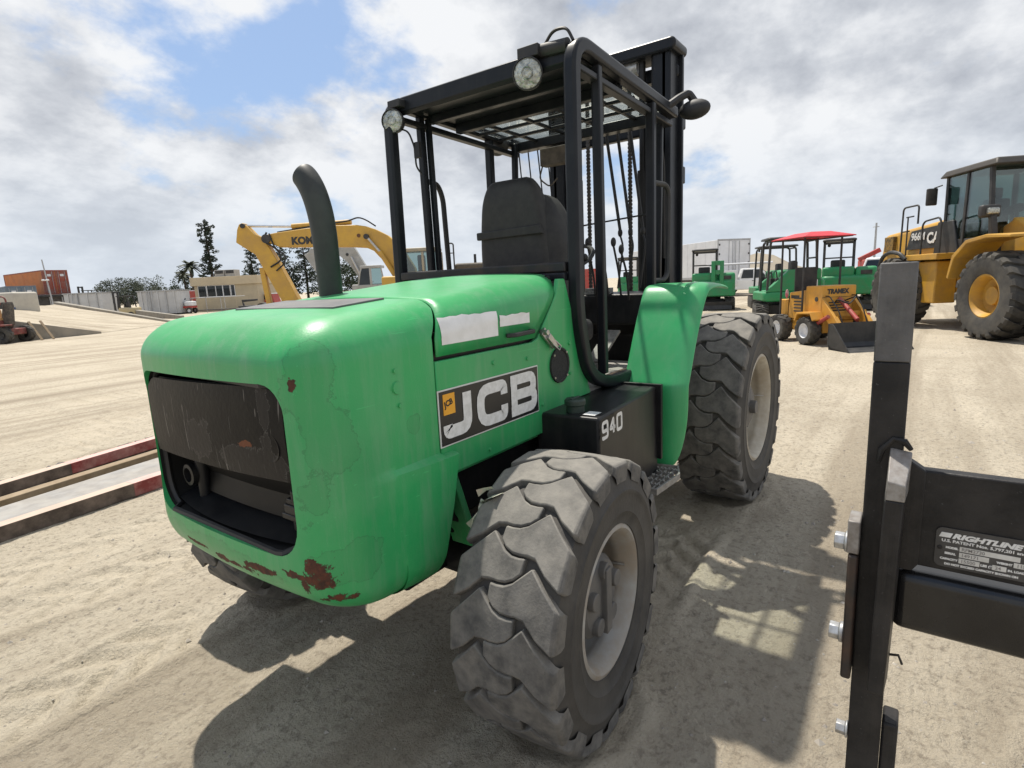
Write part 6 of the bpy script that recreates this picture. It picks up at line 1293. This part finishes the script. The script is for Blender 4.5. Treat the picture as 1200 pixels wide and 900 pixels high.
for k, (pos, h, w, lab) in enumerate((((45.0, 134.4, 0), 4.9, 2.6, 'leftmost hazy tree above the pale tanks'), ((47.8, 134.0, 0), 5.5, 2.6, 'second hazy tree from the left above the pale tanks'), ((49.0, 129.0, 0), 5.5, 2.4, 'third hazy tree from the left above the pale tanks'), ((49.9, 124.2, 0), 5.2, 2.2, 'hazy tree beside the dark round bush'))):
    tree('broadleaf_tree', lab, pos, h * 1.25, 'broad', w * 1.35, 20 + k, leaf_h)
# low tan bank beyond the yard on the right
hb_ = MB(); hp = [(6.5, 0), (9.0, 3.2), (10.6, 6.6), (12.0, 7.6), (13.4, 6.2), (15.0, 5.0), (17.5, 3.8), (20.5, 0)]
hb_.add([(190 * math.cos(R_(q)), 190 * math.sin(R_(q)), -.2) for q, h in hp] + [(212 * math.cos(R_(q)), 212 * math.sin(R_(q)), h) for q, h in hp] + [(245 * math.cos(R_(q)), 245 * math.sin(R_(q)), -.2) for q, h in hp], [(k, k + 1, k + 9, k + 8) for k in range(7)] + [(k + 8, k + 9, k + 17, k + 16) for k in range(7)])
tag(part('hill', hb_, M('dry_hill', (.27, .235, .18), (.20, .175, .135), scale=.12, rough=.95), smooth=60), 'low dry tan bank on the horizon', None, kind='structure')
# ---------------------------------------------------------------- ground sheet: fine near the camera, coarse to the horizon
def axis_lines(lo, hi, step, far_lo, far_hi):
    a = list(np.arange(lo, hi + 1e-6, step)); s = step; x = hi
    while x < far_hi: s *= 1.16; x += s; a.append(x)
    s = step; x = lo; b = []
    while x > far_lo: s *= 1.16; x -= s; b.append(x)
    return np.array(b[::-1] + a)
GX = axis_lines(-1.9, 6.0, .022, -500, 1500); GY = axis_lines(-3.0, 5.2, .022, -900, 1500)
def vnoise(x, y, seed):
    r = np.random.RandomState(seed).rand(256, 256)
    xi = np.floor(x).astype(int); yi = np.floor(y).astype(int); fx = x - xi; fy = y - yi; fx = fx * fx * (3 - 2 * fx); fy = fy * fy * (3 - 2 * fy)
    g = lambda a, b: r[a % 256, b % 256]
    return (g(xi, yi) * (1 - fx) + g(xi + 1, yi) * fx) * (1 - fy) + (g(xi, yi + 1) * (1 - fx) + g(xi + 1, yi + 1) * fx) * fy - .5
XX, YY = np.meshgrid(GX, GY, indexing='ij')
near = np.clip(1.4 - np.hypot(XX - 1.5, YY - 1.0) / 9.0, 0, 1)
H = .030 * vnoise(XX * .35, YY * .35, 1) * np.clip(np.hypot(XX, YY) / 6, .2, 1) + near * (.012 * vnoise(XX * 1.7, YY * 1.7, 2) + .008 * vnoise(XX * 5, YY * 5, 3) + .006 * vnoise(XX * 13, YY * 13, 4) + .007 * vnoise(XX * 24, YY * 24, 5))
LOOSE = np.zeros_like(H)
def tyre_track(H, ang, off, w, pitch, depth, x0, x1, seed, wob=.05):
    """a pressed band with lug prints: u along, v across"""
    u = XX * math.cos(ang) + YY * math.sin(ang); v = -XX * math.sin(ang) + YY * math.cos(ang) - off + wob * np.sin(u * .8 + seed)
    m_ = np.clip((w / 2 - np.abs(v)) / .04, 0, 1) * np.clip((u - x0) / .3, 0, 1) * np.clip((x1 - u) / .3, 0, 1)
    ph = (u + np.abs(v) * .8 * 1.0 + np.where(v > 0, pitch / 2, 0)) / pitch; sq = np.clip(np.sin(ph * 2 * math.pi) * 4.0, -1, 1)
    brk = np.clip(.55 + 1.6 * vnoise(u * 1.3, v * 2.0, seed), 0, 1)
    edge = np.exp(-((np.abs(v) - w / 2 - .03) / .03) ** 2) * np.clip((u - x0) / .3, 0, 1) * np.clip((x1 - u) / .3, 0, 1)
    global LOOSE; LOOSE = np.maximum(LOOSE, np.clip(m_ * (.35 + .65 * brk) + edge * .8, 0, 1))
    return H + (m_ * (-depth * .45 + depth * .42 * sq * brk) + edge * depth * .5)
H = tyre_track(H, .02, .95, .38, .21, .034, -6, -.35, 11)
H = tyre_track(H, .05, -.82, .38, .20, .040, .55, 1.75, 12, .01)
H = tyre_track(H, -.12, 1.75, .42, .24, .026, -6, 3.0, 13)
H = tyre_track(H, .10, 2.55, .40, .22, .022, -6, 6, 14)
H = tyre_track(H, -.35, -2.1, .42, .23, .018, 1.0, 9, 15)
H = tyre_track(H, .35, -1.75, .40, .23, .016, 1.6, 9, 16)
H = tyre_track(H, .30, 6.5, .45, .25, .03, -5, 20, 17); H = tyre_track(H, .30, 8.2, .45, .25, .03, -5, 20, 18); H = tyre_track(H, .95, 3.0, .5, .26, .03, 4, 30, 19)
far = np.hypot(XX, YY) > 25
H[far] *= .5
# tyres press slightly into the dirt, never hiding their feet
for (px, py, rr) in ((0, -.872, .22), (0, .872, .22), (2.47, -.79, .26), (2.47, .79, .26)):
    d2 = ((XX - px) / rr) ** 2 + ((YY - py) / .22) ** 2; k = np.exp(-d2); H = H * (1 - k) + (-.006) * k; rg_ = np.sqrt(((XX - px) / (rr + .06)) ** 2 + ((YY - py) / .25) ** 2); H = H + .016 * np.exp(-((rg_ - 1.05) / .16) ** 2) * (.6 + .8 * np.clip(vnoise(XX * 9, YY * 9, 31) + .5, 0, 1))
nx_, ny_ = len(GX), len(GY)
V = np.stack([XX, YY, H], -1).reshape(-1, 3)
I = np.arange(nx_ * ny_).reshape(nx_, ny_); Q = np.stack([I[:-1, :-1], I[1:, :-1], I[1:, 1:], I[:-1, 1:]], -1).reshape(-1, 4)
me = bpy.data.meshes.new('ground'); me.vertices.add(len(V)); me.vertices.foreach_set('co', V.ravel()); me.loops.add(Q.size); me.loops.foreach_set('vertex_index', Q.ravel().astype(np.int32)); me.polygons.add(len(Q)); me.polygons.foreach_set('loop_start', np.arange(0, Q.size, 4, dtype=np.int32)); me.polygons.foreach_set('loop_total', np.full(len(Q), 4, dtype=np.int32)); me.update(); me.validate()
at = me.attributes.new('loose', 'FLOAT', 'POINT'); at.data.foreach_set('value', LOOSE.reshape(-1).astype(np.float32))
def ground_material():
    mt = bpy.data.materials.new('sandy_dirt'); mt.use_nodes = True; t = mt.node_tree; b = t.nodes['Principled BSDF']; co = N(t, 'ShaderNodeTexCoord').outputs['Object']
    def nz(scale, detail=6, rough=.6, vec=None, dist=0):
        n = N(t, 'ShaderNodeTexNoise'); n.inputs['Scale'].default_value = scale; n.inputs['Detail'].default_value = detail; n.inputs['Roughness'].default_value = rough; n.inputs['Distortion'].default_value = dist; lk(t, vec or co, n.inputs['Vector']); return n.outputs[0]
    col = mixc(t, ramp(t, nz(.55, 8), [(.36, 0), (.64, 1)]), (.505, .446, .350), (.400, .349, .270))
    col = mixc(t, mth(t, 'MULTIPLY', ramp(t, nz(3.5, 8, .65), [(.42, 0), (.68, 1)]), .55), col, (.53, .475, .38))
    col = mixc(t, mth(t, 'MULTIPLY', ramp(t, nz(26, 5, .7), [(.50, 0), (.66, 1)]), .70), col, (.19, .162, .128))
    col = mixc(t, mth(t, 'MULTIPLY', ramp(t, nz(90, 3, .7), [(.55, 0), (.70, 1)]), .45), col, (.56, .51, .43))
    # streaks of old wheel traffic
    for rz, loc in ((.30, 0), (-.25, 7), (1.0, 3)):
        mp = N(t, 'ShaderNodeMapping'); mp.inputs['Rotation'].default_value = (0, 0, rz); mp.inputs['Scale'].default_value = (.05, 1.1, 1); mp.inputs['Location'].default_value = (loc, loc, 0); lk(t, co, mp.inputs[0])
        col = mixc(t, mth(t, 'MULTIPLY', ramp(t, nz(1.4, 6, .6, mp.outputs[0], .3), [(.52, 0), (.66, 1)]), .55), col, (.25, .208, .155))
    an = N(t, 'ShaderNodeAttribute', attribute_name='loose')
    col = mixc(t, mth(t, 'MULTIPLY', an.outputs['Fac'], .30), col, (.60, .53, .415))
    lk(t, col, b.inputs['Base Color']); b.inputs['Roughness'].default_value = .95; b.inputs['Specular IOR Level'].default_value = .15
    h = mth(t, 'ADD', mth(t, 'MULTIPLY', nz(14, 8, .7), 1.0), mth(t, 'MULTIPLY', nz(70, 5, .7), .55))
    bp = N(t, 'ShaderNodeBump'); bp.inputs['Strength'].default_value = 1.0; bp.inputs['Distance'].default_value = .03; lk(t, h, bp.inputs['Height']); lk(t, bp.outputs[0], b.inputs['Normal'])
    return mt
gmat = ground_material(); ramp_surface.data.materials[0] = gmat
tag(link('ground', me, gmat, smooth=180), 'dry sandy dirt yard with tyre tracks', None, kind='structure')
# loose stones
def hz_at(x, y):
    i = int(np.clip(np.searchsorted(GX, x), 1, nx_ - 1)); j = int(np.clip(np.searchsorted(GY, y), 1, ny_ - 1)); return float(H[i - 1:i + 1, j - 1:j + 1].mean())
gs = MB(); rnd = random.Random(5)
for k in range(4200):
    if k < 3300: x, y = rnd.uniform(-1.6, 5.0), rnd.uniform(-2.9, 4.5)
    else: x, y = rnd.uniform(2, 16), rnd.uniform(-4, 14)
    s = .0036 * (1 + rnd.expovariate(1.3)) * (1.0 if k < 3300 else 1.8); z = hz_at(x, y)
    a = rnd.uniform(0, 6.28); ca, sa = math.cos(a), math.sin(a)
    P = [(s * rnd.uniform(.7, 1.4), 0, 0), (0, s * rnd.uniform(.6, 1.2), 0), (-s * rnd.uniform(.7, 1.3), 0, 0), (0, -s * rnd.uniform(.6, 1.2), 0), (0, 0, s * rnd.uniform(.5, .9)), (0, 0, -s * .5)]
    gs.add([(x + p[0] * ca - p[1] * sa, y + p[0] * sa + p[1] * ca, z + p[2]) for p in P], [(0, 1, 4), (1, 2, 4), (2, 3, 4), (3, 0, 4), (1, 0, 5), (2, 1, 5), (3, 2, 5), (0, 3, 5)])
tag(part('gravel', gs, M('loose_stone', (.42, .385, .33), (.24, .21, .18), scale=3, rough=.9), smooth=0, fix=False), 'loose small stones scattered on the dirt', 'gravel', kind='stuff')
